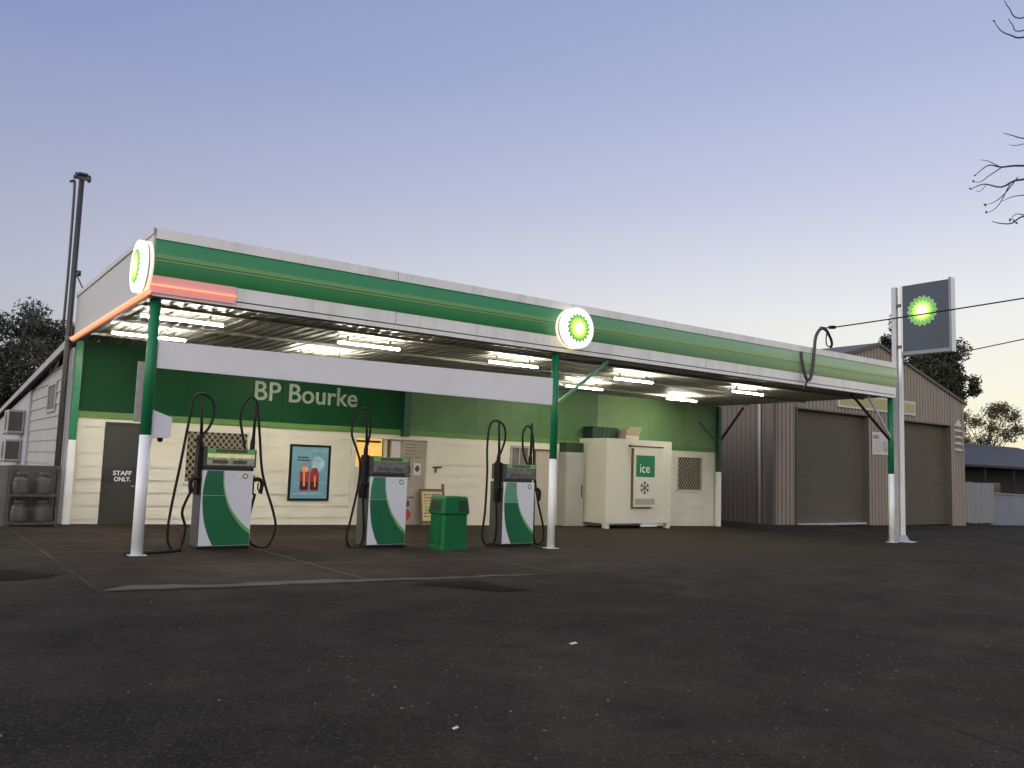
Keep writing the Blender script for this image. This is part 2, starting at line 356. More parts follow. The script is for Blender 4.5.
# ------------------------------------------------------------------ camera, sky, sun
def make_camera():
    cx, cy, cz, yaw, pitch, roll, f = (-3.11874, -14.20364, 1.55, 0.62656, 0.09986, -0.03235, 845.53554)
    fw = V((math.sin(yaw) * math.cos(pitch), math.cos(yaw) * math.cos(pitch), math.sin(pitch)))
    r = V((math.cos(yaw), -math.sin(yaw), 0)); u = r.cross(fw)
    r2 = r * math.cos(roll) - u * math.sin(roll); u2 = u * math.cos(roll) + r * math.sin(roll)
    m = Matrix.Identity(4)
    for i in range(3):
        m[i][0] = r2[i]; m[i][1] = u2[i]; m[i][2] = -fw[i]; m[i][3] = (cx, cy, cz)[i]
    cd = bpy.data.cameras.new('camera'); o = bpy.data.objects.new('camera', cd); COL.objects.link(o)
    o.matrix_world = m; cd.sensor_width = 36; cd.lens = f * 36 / 1024; cd.clip_start = 0.05; cd.clip_end = 4000
    sc.camera = o
make_camera()
SUN_AZ, SUN_EL = 77.0, 1.5
def make_sky():
    w = bpy.data.worlds.new('World'); sc.world = w; w.use_nodes = True
    nt = w.node_tree; L = nt.links; bg = nt.nodes['Background']
    ns = nt.nodes.new('ShaderNodeTexSky'); ns.sky_type = 'NISHITA'; ns.sun_disc = False
    ns.sun_elevation = R(SUN_EL); ns.sun_rotation = R(SUN_AZ); ns.dust_density = 0.4; ns.ozone_density = 3.0
    tc = nt.nodes.new('ShaderNodeTexCoord')
    sx = nt.nodes.new('ShaderNodeSeparateXYZ'); L.new(tc.outputs['Generated'], sx.inputs[0])
    # azimuth term: cosine of the horizontal angle to the sunset
    cxy = nt.nodes.new('ShaderNodeCombineXYZ'); L.new(sx.outputs[0], cxy.inputs[0]); L.new(sx.outputs[1], cxy.inputs[1])
    nrm = nt.nodes.new('ShaderNodeVectorMath'); nrm.operation = 'NORMALIZE'; L.new(cxy.outputs[0], nrm.inputs[0])
    dt = nt.nodes.new('ShaderNodeVectorMath'); dt.operation = 'DOT_PRODUCT'; L.new(nrm.outputs[0], dt.inputs[0])
    dt.inputs[1].default_value = (math.sin(R(SUN_AZ)), math.cos(R(SUN_AZ)), 0)
    t = nt.nodes.new('ShaderNodeMapRange'); t.inputs[1].default_value = 0.2; t.inputs[2].default_value = 1.0; L.new(dt.outputs['Value'], t.inputs[0])
    pw = nt.nodes.new('ShaderNodeMath'); pw.operation = 'POWER'; pw.inputs[1].default_value = 1.25; L.new(t.outputs[0], pw.inputs[0])
    def ramp(st):
        r = nt.nodes.new('ShaderNodeValToRGB'); e = r.color_ramp.elements
        e[0].position = st[0][0]; e[0].color = st[0][1] + (1,); e[1].position = st[1][0]; e[1].color = st[1][1] + (1,)
        for p, c in st[2:]:
            n = e.new(p); n.color = c + (1,)
        L.new(sx.outputs[2], r.inputs[0]); return r.outputs[0]
    away = ramp([(0.0, (0.52, 0.50, 0.52)), (0.10, (0.53, 0.53, 0.58)), (0.21, (0.45, 0.475, 0.60)), (0.42, (0.275, 0.325, 0.565)), (0.7, (0.17, 0.22, 0.44)), (1.0, (0.13, 0.17, 0.38))])
    near = ramp([(0.0, (1.0, 0.88, 0.55)), (0.05, (1.0, 0.96, 0.70)), (0.10, (0.99, 0.985, 0.82)), (0.18, (0.90, 0.90, 0.90)), (0.30, (0.63, 0.66, 0.83)), (0.43, (0.44, 0.50, 0.73)), (0.7, (0.22, 0.28, 0.52)), (1.0, (0.13, 0.17, 0.38))])
    mx = nt.nodes.new('ShaderNodeMix'); mx.data_type = 'RGBA'; L.new(pw.outputs[0], mx.inputs[0]); L.new(away, mx.inputs[6]); L.new(near, mx.inputs[7])
    back = ramp([(0.0, (0.80, 0.72, 0.72)), (0.08, (0.95, 0.86, 0.86)), (0.25, (0.92, 0.86, 0.92)), (0.45, (0.62, 0.63, 0.80)), (0.7, (0.27, 0.31, 0.52)), (1.0, (0.13, 0.17, 0.38))])
    tb = nt.nodes.new('ShaderNodeMapRange'); tb.interpolation_type = 'SMOOTHSTEP'; tb.inputs[1].default_value = 0.15; tb.inputs[2].default_value = -0.75; L.new(dt.outputs['Value'], tb.inputs[0])
    mb = nt.nodes.new('ShaderNodeMix'); mb.data_type = 'RGBA'; L.new(tb.outputs[0], mb.inputs[0]); 
    bg2 = nt.nodes.new('ShaderNodeMix'); bg2.data_type = 'RGBA'; bg2.blend_type = 'MULTIPLY'; bg2.clamp_result = False; bg2.inputs[0].default_value = 1; bg2.inputs[7].default_value = (3.0, 3.0, 2.5, 1); L.new(back, bg2.inputs[6])  # unseen sky behind the camera, boosted to brighten the front faces
    L.new(mx.outputs[2], mb.inputs[6]); L.new(bg2.outputs[2], mb.inputs[7]); mx = mb
    # a share of the physical sky, scaled to dusk
    sclr = nt.nodes.new('ShaderNodeMix'); sclr.data_type = 'RGBA'; sclr.blend_type = 'MULTIPLY'; sclr.inputs[0].default_value = 1; sclr.inputs[7].default_value = (0.12, 0.12, 0.12, 1)
    L.new(ns.outputs[0], sclr.inputs[6])
    m2 = nt.nodes.new('ShaderNodeMix'); m2.data_type = 'RGBA'; m2.inputs[0].default_value = 0.04; L.new(mx.outputs[2], m2.inputs[6]); L.new(sclr.outputs[2], m2.inputs[7])
    L.new(m2.outputs[2], bg.inputs[0]); bg.inputs[1].default_value = 1.0
    sd = bpy.data.lights.new('sun', 'SUN'); sd.energy = 0.25; sd.angle = R(18); sd.color = (1.0, 0.82, 0.6)
    so = bpy.data.objects.new('sun', sd); COL.objects.link(so)
    d = V((math.sin(R(SUN_AZ)) * math.cos(R(SUN_EL + 3)), math.cos(R(SUN_AZ)) * math.cos(R(SUN_EL + 3)), math.sin(R(SUN_EL + 3))))
    so.rotation_euler = d.to_track_quat('Z', 'Y').to_euler(); so.location = (60, 20, 30)
make_sky()
sc.view_settings.view_transform = 'Standard'; sc.view_settings.look = 'None'; sc.view_settings.exposure = 0; sc.view_settings.gamma = 1
sc.view_settings.use_curve_mapping = False
sc.render.engine = 'CYCLES'
sc.cycles.use_denoising = True
try: sc.cycles.denoiser = 'OPENIMAGEDENOISE'
except Exception: pass
sc.cycles.max_bounces = 6; sc.cycles.diffuse_bounces = 4; sc.cycles.sample_clamp_indirect = 6

# ------------------------------------------------------------------ setting: ground
def sheet(name, m, poly, h, kind='structure'):
    b = MB(); b.face([(x, y, g(x) + h) for x, y in poly]); o = b.build(name, m); tag(o, kind=kind); return o
gm = MB()
xs = [-500, -6, 75, 900]
vv = [[gm.bm.verts.new((x, y, g(x))) for y in (-400, 900)] for x in xs]
for i in range(3): gm.bm.faces.new([vv[i][0], vv[i + 1][0], vv[i + 1][1], vv[i][1]])
tag(gm.build('ground', ASPHALT), kind='structure')
def ragged(pts, amp, step, seed):
    rd = random.Random(seed); out = []
    for i in range(len(pts)):
        a = V(pts[i] + (0,)); b = V(pts[(i + 1) % len(pts)] + (0,)); n = max(1, int((b - a).length / step))
        nr = (b - a).normalized().cross(V((0, 0, 1)))
        for k in range(n):
            p = a.lerp(b, k / n) + nr * rd.uniform(-amp, amp) * (1 if k else 0.3)
            out.append((p.x, p.y))
    return out
sheet('concrete_apron', CONCRETE, ragged([(-1.15, -3.68), (21.5, -3.72), (21.5, 7.1), (-1.15, 7.1)], 0.025, 0.35, 3), 0.004)
sheet('worn_edge_strip', M('pale_cement', (0.080, 0.066, 0.048), 0.9, 0.35, 3, bump=0.4, stain=(0.045, 0.038, 0.03), stain_amt=0.9, stain_scale=2.2), ragged([(-1.10, -3.60), (0.5, -3.67), (5.6, -3.69), (4.6, -3.58), (2.6, -3.50), (1.2, -3.30), (0.2, -3.42), (-0.7, -3.20)], 0.06, 0.22, 9), 0.008)
sheet('bitumen_patch', PATCH, ragged([(2.62, -4.12), (3.02, -3.92), (3.75, -3.98), (3.72, -4.5), (3.9, -5.05), (3.55, -5.12), (3.3, -4.95), (3.05, -4.5)], 0.05, 0.2, 5), 0.008)
sheet('bitumen_patch', PATCH, ragged([(-4.6, -0.9), (-1.9, -1.25), (-1.25, -2.0), (-1.75, -2.4), (-3.4, -2.3)], 0.12, 0.3, 6), 0.008)

# ------------------------------------------------------------------ cladding generators
def siding(mb, a0, a1, z0, z1, opens, place, pitch=0.30, lip=0.027, ztop=None, mi=0):
    br = sorted({a0, a1, *[x for o in opens for x in (o[0], o[1]) if a0 < x < a1]})
    for s, e in zip(br[:-1], br[1:]):
        mid = (s + e) / 2; cuts = [(o[2], o[3]) for o in opens if o[0] <= mid <= o[1]]
        z = z0; k = 0
        while z < z1 - 1e-4:
            zt = min(z0 + pitch * (k + 1), z1); k += 1
            segs = [(z, zt)]
            for c0, c1 in cuts:
                ns = []
                for p, q in segs:
                    if c1 <= p or c0 >= q: ns.append((p, q))
                    else:
                        if c0 > p: ns.append((p, c0))
                        if c1 < q: ns.append((c1, q))
                segs = ns
            zb = z0 + pitch * (k - 1)
            for p, q in segs:
                op = lip * (1 - (p - zb) / pitch); oq = lip * (1 - (q - zb) / pitch)
                el, eh = e, e
                if ztop:
                    el = min(e, ztop(p)); eh = min(e, ztop(q))
                    if el <= s + 0.01: continue
                    eh = max(eh, s)
                mb.face([place(s, op, p), place(el, op, p), place(eh, oq, q), place(s, oq, q)], mi)
                if abs(p - zb) < 1e-4: mb.face([place(s, 0, p), place(el, 0, p), place(el, op, p), place(s, op, p)], mi)
            z = zt
def ribbed(mb, a0, a1, z0, ztop, opens, place, pitch=0.20, depth=0.03, mi=0):
    prof = []; a = a0
    while a < a1 + 1e-6:
        for f, o in ((0, 0), (0.30, 0), (0.38, 1), (0.92, 1)):
            if a + f * pitch <= a1: prof.append((a + f * pitch, o * depth))
        a += pitch
    prof.append((a1, 0))
    for o in opens:
        for x in o[:2]: prof.append((x, 0.0))
    prof.sort()
    for (s, os_), (e, oe) in zip(prof[:-1], prof[1:]):
        if e - s < 1e-5: continue
        mid = (s + e) / 2; cuts = [(o[2], o[3]) for o in opens if o[0] <= mid <= o[1]]
        segs = [(z0, None)]
        for c0, c1 in cuts:
            segs = [(c1, None)] if c0 <= z0 else [(z0, c0), (c1, None)]
        for p, q in segs:
            mb.face([place(s, os_, p), place(e, oe, p), place(e, oe, ztop(e) if q is None else q), place(s, os_, ztop(s) if q is None else q)], mi)

# ------------------------------------------------------------------ the station building
YW = 7.15
XL, XR = 0.10, 22.05
bld = thing('service_station_building', 'long low cream weatherboard service station building with a green upper wall under the canopy', 'building', (11, YW, g(11)))
front = lambda a, o, z: V((a, YW - o, z))
OP = [(0.77, 1.58, -1, 2.33), (2.55, 4.18, 0.92, 2.28), (6.98, 9.44, -1, 2.34), (12.34, 13.10, 1.53, 2.28), (13.28, 14.15, -1, 2.20), (19.78, 21.22, 0.92, 2.24)]
b = MB(); siding(b, XL, XR, -0.5, 2.40, OP, front); b.build('wall', CREAM, bld)
# green upper sheets, with joints, in three tones growing paler along the wall
b = MB()
xj = [XL, 2.52, 4.95, 7.4, 8.55, 11.0, 13.45, 15.9, 18.35, 20.2, XR]
for i_, (s, e) in enumerate(zip(xj[:-1], xj[1:])): b.box(s + 0.003, e - 0.003, YW - 0.03 - random.uniform(0, 0.004), YW + 0.05, 2.555, 4.16, 0 if i_ < 4 else (1 if i_ < 7 else 2))
b.build('upper_wall', [WALLGREEN, M('mid_green_sheet', (0.070, 0.150, 0.060), 0.55, 0.15, 0.7, spec=0.3, stain=(0.14, 0.21, 0.09), stain_amt=0.6, stain_scale=0.35), M('pale_green_sheet', (0.13, 0.22, 0.095), 0.55, 0.15, 0.6, spec=0.3, stain=(0.19, 0.26, 0.12), stain_amt=0.6, stain_scale=0.35)], bld)
MB().box(XL, XR, YW - 0.045, YW + 0.05, 2.40, 2.55).build('trim_strip', LIME, bld, bevel=0.008)
# closed body behind: back, right end, left end below the roof
RS = 0.0735
zr = lambda y: 4.02 - RS * (y - YW)
YB = 25.0
left = lambda a, o, z: V((XL - o, a, z))
b = MB(); siding(b, YW, 14.6, -0.5, 4.02, [(9.95, 11.2, 2.70, 3.32)], left, ztop=lambda z: YW + (4.02 - z) / RS + 0.001); b.build('side_wall', CREAM_OLD, bld)
b = MB(); b.prism([(0.02, 14.6, -0.5), (0.02, YB, -0.5), (0.02, YB, zr(YB) - 0.06), (0.02, 14.6, zr(14.6) - 0.06)], (0.2, 0, 0)); b.build('annex_wall', M('annex_sheet', (0.33, 0.34, 0.35), 0.6, 0.08, 0.6), bld)
b = MB(); b.prism([(XR, YW, -0.6), (XR, YB, -0.6), (XR, YB, zr(YB)), (XR, YW, 4.02)], (-0.1, 0, 0)); b.box(XL, XR, YB - 0.1, YB, -0.6, zr(YB)); b.build('rear_wall', CREAM_OLD, bld)
b = MB(); b.prism([(-0.12, YW + 0.05, 4.17), (-0.12, YB + 0.3, zr(YB) + 0.10), (-0.12, YB + 0.3, zr(YB) + 0.16), (-0.12, YW + 0.05, 4.23)], (XR + 0.3, 0, 0)); b.build('roof', ROOFM, bld)
b = MB(); b.prism([(-0.16, YW + 0.3, 4.0 - RS * 0.3), (-0.16, YB, zr(YB) - 0.02), (-0.16, YB, zr(YB) + 0.13), (-0.16, YW + 0.3, 4.15 - RS * 0.3)], (0.03, 0, 0)); b.build('barge_board', CREAM_OLD, bld)
b = MB(); b.box(-0.02, XL - 0.023, YW - 0.05, YW + 0.55, -0.1, 3.98); b.build('corner_board', CREAM_OLD, bld, bevel=0.01)
MB().box(XL - 0.018, XL + 0.12, YW - 0.055, YW - 0.024, -0.1, 2.395).build('corner_board', CREAM, bld, bevel=0.006)
MB().box(XR - 0.14, XR + 0.01, YW - 0.055, YW - 0.024, -0.5, 2.395).build('corner_board', CREAM, bld, bevel=0.006)
# interior shell so openings are rooms, not sky
b = MB(); b.box(XL + 0.25, XR - 0.25, YW + 0.9, YW + 1.0, -0.5, 4.0); b.build('partition', INTERIOR, bld)

def reveal(x0, x1, z0, z1, d, name, m, w=0.07, sill=True):
    b = MB()
    b.box(x0, x0 + w, YW - 0.04, YW + d, z0, z1); b.box(x1 - w, x1, YW - 0.04, YW + d, z0, z1)
    b.box(x0 + w, x1 - w, YW - 0.04, YW + d, z1 - w, z1)
    if sill: b.box(x0 + w, x1 - w, YW - 0.055, YW + d, z0, z0 + w)
    return b.build(name, m, bld if not isinstance(name, tuple) else None, bevel=0.006)
def diamond(b, x0, x1, z0, z1, y, p=0.14, t=0.02):
    w = x1 - x0; h = z1 - z0; sl = 1.25; k = -h / sl
    while k < w:
        for sg in (1, -1):
            # line x = k + (z)/sl, clipped
            za = max(0, -k * sl); zb = min(h, (w - k) * sl)
            if zb > za + 0.01:
                xa, xb = k + za / sl, k + zb / sl
                if sg < 0: xa, xb = w - xa, w - xb
                b.bar((x0 + xa, y + 0.004 * sg, z0 + za), (x0 + xb, y + 0.004 * sg, z0 + zb), t, 0.006, (0, 1, 0))
        k += p
def window(x0, x1, z0, z1, glass, grille=True, fm=CREAM, mull=()):
    fr = reveal(x0, x1, z0, z1, 0.10, 'window', fm)
    b = MB(); b.box(x0 + 0.07, x1 - 0.07, YW + 0.055, YW + 0.07, z0 + 0.07, z1 - 0.07); b.build('pane', glass, fr)
    if grille:
        b = MB(); diamond(b, x0 + 0.07, x1 - 0.07, z0 + 0.07, z1 - 0.07, YW - 0.005); b.build('grille', MESHM, fr)
    for x in mull:
        MB().box(x - 0.02, x + 0.02, YW + 0.0, YW + 0.055, z0 + 0.07, z1 - 0.07).build('mullion', fm, fr)
    return fr
w1 = window(2.55, 4.18, 0.92, 2.28, GLASSDARK)
tag(w1, label='brown barred window behind the first pump')
w2 = window(12.34, 13.10, 1.53, 2.28, GLASSGREY, False, ICEGREY, (12.72,))
w3 = window(19.78, 21.22, 0.92, 2.24, GLASSDARK)
tag(w3, label='barred window past the ice box')
# left side window
b = MB(); b.box(XL - 0.02, XL + 0.08, 9.95, 11.2, 2.70, 3.32); sw = b.build('window', DOORGREY, bld)
b = MB(); b.box(XL - 0.045, XL - 0.021, 9.85, 9.95, 2.62, 3.4); b.box(XL - 0.045, XL - 0.021, 11.2, 11.3, 2.62, 3.4); b.box(XL - 0.045, XL - 0.021, 9.95, 11.2, 3.32, 3.4); b.box(XL - 0.06, XL - 0.021, 9.95, 11.2, 2.62, 2.70)
b.build('frame', CREAM_OLD, sw)
# staff door
b = MB(); b.box(0.81, 1.54, YW + 0.02, YW + 0.06, -0.02, 2.29); sd_ = b.build('door', DOORGREY, bld, bevel=0.004)
tag(sd_, label='dark flush staff door')
b = MB(); b.box(0.77, 0.81, YW - 0.03, YW + 0.07, -0.05, 2.33); b.box(1.54, 1.58, YW - 0.03, YW + 0.07, -0.05, 2.33); b.box(0.81, 1.54, YW - 0.03, YW + 0.07, 2.29, 2.33); b.build('door_frame', DOORGREY, sd_)
MB().box(0.86, 1.50, YW + 0.008, YW + 0.019, 0.93, 1.26).build('sign_plate', M('dark_plate', (0.018, 0.02, 0.022), 0.4, 0.1), sd_)
text_mesh('lettering', 'STAFF', 1.02, YW + 0.007, 1.105, 0.40, 0.105, WHITELETTER, sd_, depth=0.006, bold=0.012)
text_mesh('lettering', 'ONLY.', 1.05, YW + 0.007, 0.965, 0.36, 0.105, WHITELETTER, sd_, depth=0.006, bold=0.012)
b = MB(); b.tube([(1.49, YW + 0.02, 0.86), (1.49, YW - 0.04, 0.86), (1.42, YW - 0.045, 0.86)], 0.012, 8); b.build('handle', STEEL, sd_)
# shop entrance: lit window beside a notice covered panel
ent = MB()
ent.box(6.98, 7.08, YW - 0.035, YW + 0.12, -0.2, 2.34); ent.box(9.36, 9.44, YW - 0.035, YW + 0.12, -0.2, 2.34); ent.box(7.08, 9.36, YW - 0.035, YW + 0.12, 2.27, 2.34)
ent.box(8.05, 8.18, YW - 0.02, YW + 0.12, -0.2, 2.27)
ent = ent.build('entrance', CREAM, bld, bevel=0.006)
tag(ent, label='shop entrance with a lit window and notices')
MB().box(8.065, 8.165, YW - 0.032, YW - 0.021, -0.1, 2.26).build('mullion', TIMBER, ent)
MB().box(7.08, 8.05, YW + 0.03, YW + 0.08, -0.2, 1.42).build('door', CREAM, ent)
b = MB(); b.box(7.08, 8.05, YW + 0.0, YW + 0.1, 1.42, 1.48); b.box(7.08, 7.13, YW, YW + 0.1, 1.48, 2.27); b.box(8.0, 8.05, YW, YW + 0.1, 1.48, 2.27); b.build('window_frame', CREAM, ent)
MB().box(7.0, 8.2, YW + 0.55, YW + 0.6, 1.0, 2.4).build('lit_interior', ORANGE, ent)
b = MB(); b.box(7.62, 8.05, YW + 0.3, YW + 0.5, 1.2, 1.78); b.box(7.10, 7.22, YW + 0.3, YW + 0.5, 1.2, 2.3); b.box(7.2, 8.1, YW + 0.45, YW + 0.5, 2.16, 2.22); b.build('shelf', TIMBER, ent)
MB().box(8.18, 9.36, YW + 0.03, YW + 0.08, -0.3, 2.27).build('notice_panel', GREYPAPER, ent)
NP = []
for x0, x1, z0, z1, m in ((8.22, 8.50, 1.60, 2.22, PAPER), (8.58, 9.30, 1.68, 2.24, GREYPAPER), (8.62, 8.92, 1.20, 1.62, GREYPAPER), (8.97, 9.20, 1.28, 1.62, PAPER), (8.3, 9.28, 0.80, 1.12, GREYPAPER), (8.28, 9.1, -0.1, 0.72, GREYPAPER)):
    n = MB().box(x0, x1, YW + 0.018, YW + 0.029, z0, z1).build('notice', m, ent); NP.append(n)
def blob(b, cx, cz, rx, rz, y, d=0.004, n=16, jit=0.0):
    b.prism([(cx + rx * math.cos(6.283 * k / n) * (1 + random.uniform(-jit, jit)), y, cz + rz * math.sin(6.283 * k / n) * (1 + random.uniform(-jit, jit))) for k in range(n)], (0, d, 0))
b = MB(); blob(b, 8.77, 1.42, 0.11, 0.15, YW + 0.012, jit=.25); b.box(8.68, 8.88, YW + 0.012, YW + 0.017, 1.22, 1.27); b.build('picture', INK, NP[2])
b = MB(); blob(b, 9.08, 1.47, 0.07, 0.09, YW + 0.012, jit=.25); b.build('picture', INK, NP[3])
b = MB(); blob(b, 8.66, 0.16, 0.26, 0.22, YW + 0.012, jit=.12); b.build('picture', REDINK, NP[5])
b = MB(); blob(b, 8.68, 0.46, 0.22, 0.11, YW + 0.012, jit=.15); b.box(8.36, 9.02, YW + 0.012, YW + 0.017, 0.63, 0.66); b.build('picture', INK, NP[5])
b = MB()
for k in range(5): b.box(8.66, 8.66 + random.uniform(0.3, 0.55), YW + 0.012, YW + 0.017, 2.14 - k * 0.09, 2.155 - k * 0.09)
b.build('printed_lines', INK, NP[1])
b = MB(); b.box(8.26, 8.46, YW + 0.012, YW + 0.017, 1.64, 1.76); b.build('printed_lines', INK, NP[0])
# second door near the grey window
b = MB(); b.box(13.34, 14.09, YW + 0.02, YW + 0.06, -0.3, 2.14); d2 = b.build('door', M('beige_door', (0.42, 0.38, 0.32), 0.5, 0.06), bld, bevel=0.004)
b = MB(); b.box(13.28, 13.34, YW - 0.04, YW + 0.07, -0.4, 2.20); b.box(14.09, 14.15, YW - 0.03, YW + 0.07, -0.4, 2.20); b.box(13.34, 14.09, YW - 0.03, YW + 0.07, 2.14, 2.20); b.build('door_frame', TIMBER, d2)
b = MB(); b.tube([(9.58, YW - 0.02, 1.52), (9.58, YW - 0.09, 1.52), (9.83, YW - 0.09, 1.53)], 0.022, 8); b.tube([(9.66, YW - 0.05, 1.50), (9.66, YW - 0.05, 1.36)], 0.03, 8); b.build('wall_tap', DARKMETAL, bld)
# name lettering on the green
text_mesh('lettering', 'BP Bourke', 4.20, YW - 0.036, 3.09, 2.86, 0.49, LETTER, bld, depth=0.03, bold=0.008)

# ------------------------------------------------------------------ canopy
CL, CT, CB = 21.9, 5.22, 4.12
can = thing('canopy', 'long flat forecourt canopy with green and white front fascia on slim posts', 'canopy', (11, 3.5, g(11)))
def fx(name, m, y0, y1, z0, z1, bevel=0.006):
    return MB().box(-0.0, CL, y0, y1, z0, z1).build(name, m, can, bevel=bevel)
fx('gutter_lip', FASCIA_WHITE, 0.015, 0.09, 4.125, 4.205)
fx('shadow_gap', DARKLINE, 0.05, 0.09, 4.206, 4.222, 0)
fx('lower_band', FASCIA_WHITE, 0.0, 0.09, 4.223, 4.452)
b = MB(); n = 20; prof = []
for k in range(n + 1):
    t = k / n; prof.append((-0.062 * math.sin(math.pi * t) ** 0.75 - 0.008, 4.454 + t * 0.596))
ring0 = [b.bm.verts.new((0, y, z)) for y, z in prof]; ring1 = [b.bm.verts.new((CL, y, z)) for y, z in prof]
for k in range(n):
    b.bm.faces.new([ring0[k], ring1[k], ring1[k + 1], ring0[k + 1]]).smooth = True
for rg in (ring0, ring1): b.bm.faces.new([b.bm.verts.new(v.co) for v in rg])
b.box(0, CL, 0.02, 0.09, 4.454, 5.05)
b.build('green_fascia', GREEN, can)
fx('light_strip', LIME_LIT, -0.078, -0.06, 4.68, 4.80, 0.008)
fx('groove', DARKLINE, -0.0815, -0.0785, 4.715, 4.726, 0)
fx('top_trim', FASCIA_WHITE, -0.03, 0.09, 5.052, 5.22, 0.008)
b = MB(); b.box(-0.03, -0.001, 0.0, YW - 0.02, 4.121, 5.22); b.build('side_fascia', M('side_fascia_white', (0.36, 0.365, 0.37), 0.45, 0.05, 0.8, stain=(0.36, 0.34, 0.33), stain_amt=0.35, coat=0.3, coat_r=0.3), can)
MB().box(-0.055, -0.031, -0.03, YW - 0.02, 5.13, 5.23).build('side_trim', GREYPOLE, can, bevel=0.006)
MB().box(CL + 0.001, CL + 0.03, 0.0, YW - 0.02, 4.16, 5.22).build('end_fascia', FASCIA_WHITE, can)
# deck: steel pans running front to back
b = MB(); x = 0.02; PP = [(0, 4.225), (0.03, 4.165), (0.175, 4.165), (0.205, 4.225), (0.24, 4.225)]
while x < CL - 0.03:
    e = min(x + 0.24, CL - 0.01)
    for (xa, za), (xb, zb) in zip(PP[:-1], PP[1:]):
        if x + xa < e: b.face([(x + xa, 0.09, za), (min(x + xb, e), 0.09, zb), (min(x + xb, e), YW - 0.03, zb), (x + xa, YW - 0.03, za)])
    x += 0.24
b.build('soffit', SOFFIT, can)
MB().box(0.01, CL - 0.01, 0.10, 0.125, 4.10, 4.24).build('added_cover_strip', DARKMETAL, can)  # dark strip added to hide lit dots at the soffit pan ends
b = MB(); b.box(0.0, CL, 0.095, YW - 0.03, 4.95, 5.0); b.build('roof', ROOFM, can)
for k in range(1, 5):
    MB().box(k * CL / 5 - 0.004, k * CL / 5 + 0.004, -0.0015, 0.03, 4.226, 4.45).build('panel_joint', DARKLINE, can)
    MB().box(k * CL / 5 - 0.004, k * CL / 5 + 0.004, -0.0315, 0.0, 5.056, 5.216).build('panel_joint', DARKLINE, can)
b = MB()
for y in (1.05, 3.2, 5.6): b.box(0.05, CL - 0.05, y - 0.03, y + 0.03, 4.11, 4.165)
b.build('purlin', SOFFIT, can)
# posts
def post(x, y, zt, split, r=0.075, braces=(), m_up=POSTGREEN, m_lo=WHITE, z_low=None):
    zb = g(x) if z_low is None else z_low
    p = MB().lathe((x, y, 0), [(r, split), (r, zt)], 20).build('post', m_up, can)
    if zb < split: MB().lathe((x, y, 0), [(r + 0.004, zb), (r + 0.004, split - 0.001)], 20).build('painted_base', m_lo, p)
    if zb < 1: MB().box(x - 0.13, x + 0.13, y - 0.13, y + 0.13, zb, zb + 0.012).build('base_plate', m_lo, p)
    for a, c, m in braces: MB().bar(a, c, 0.06, 0.06, (0, 1, 0)).build('brace', m, p)
    return p
post(0.11, 0.22, 4.13, 1.90, 0.085)
post(8.49, 0.22, 4.13, 1.79, 0.08, [((8.58, 0.22, 3.02), (10.05, 0.22, 4.10), M('pale_green_brace', (0.12, 0.28, 0.18), 0.4, 0.1))])
post(21.98, 0.22, 4.13, 1.77, 0.085, [((21.92, 0.22, 2.82), (19.85, 0.22, 4.10), M('black_front_brace', (0.014, 0.015, 0.014), 0.7, 0.15, 4, spec=0.2)), ((21.92, 0.20, 2.90), (20.7, 0.20, 4.12), GREYPOLE)])
rl = MB().box(0.02, 0.16, YW - 0.20, YW - 0.06, 1.88, 4.12).build('post', POSTGREEN, can)
MB().box(0.018, 0.162, YW - 0.202, YW - 0.058, 0.0, 1.879).build('painted_base', WHITE, rl)
BRACE = M('black_brace', (0.014, 0.015, 0.014), 0.7, 0.15, 4, spec=0.2)
DGREEN = M('dark_green_post', (0.006, 0.05, 0.022), 0.4, 0.1)
rr_ = MB().box(21.80, 21.95, YW - 0.25, YW - 0.10, 1.68, 4.12).build('post', DGREEN, can)
MB().box(21.798, 21.952, YW - 0.252, YW - 0.098, g(22), 1.679).build('painted_base', WHITE, rr_)
MB().bar((21.9, YW - 0.18, 2.78), (23.3, YW - 0.18, 4.19), 0.07, 0.07, (0, 1, 0)).build('brace', BRACE, rr_)
MB().bar((21.86, YW - 0.18, 2.78), (20.9, YW - 0.10, 3.5), 0.05, 0.05, (0, 1, 0)).build('brace', POSTGREEN, rr_)
MB().box(8.46, 8.66, YW - 0.22, YW - 0.04, 2.36, 4.12).build('post', M('dark_green_post', (0.006, 0.05, 0.022), 0.4, 0.1), can)
# red LED edging
b = MB(); b.tube([(-0.075, YW - 0.05, 4.165), (-0.075, -0.075, 4.165)], 0.042, 10); b.tube([(-0.07, -0.07, 4.29), (1.32, -0.05, 4.29)], 0.016, 10); b.build('neon_tube', LED, can)
MB().box(-0.045, 1.32, -0.032, -0.003, 4.17, 4.45).build('neon_glow', LEDGLOW, can)  # red glow on the white band, put in as a glowing pink panel
MB().box(-0.06, -0.0, -0.03, YW - 0.05, 4.075, 4.12).build('neon_channel', M('dark_red_channel', (0.10, 0.02, 0.015), 0.5, 0.1), can)

# white board hung between the first two posts
vp = MB(); vp.prism([(0.20, 0.20, 2.99), (8.42, 0.20, 2.963), (8.42, 0.20, 3.553), (0.20, 0.20, 3.432)], (0, 0.04, 0))
vp = vp.build('hanging_board', M('board_white', (0.80, 0.78, 0.78), 0.4, 0.04, 0.6, stain=(0.5, 0.48, 0.48), stain_amt=0.25), origin=(4.3, 0.22, 2.97), bevel=0.004)
tag(vp, 'long blank white board hung between the first and second canopy posts', 'board')

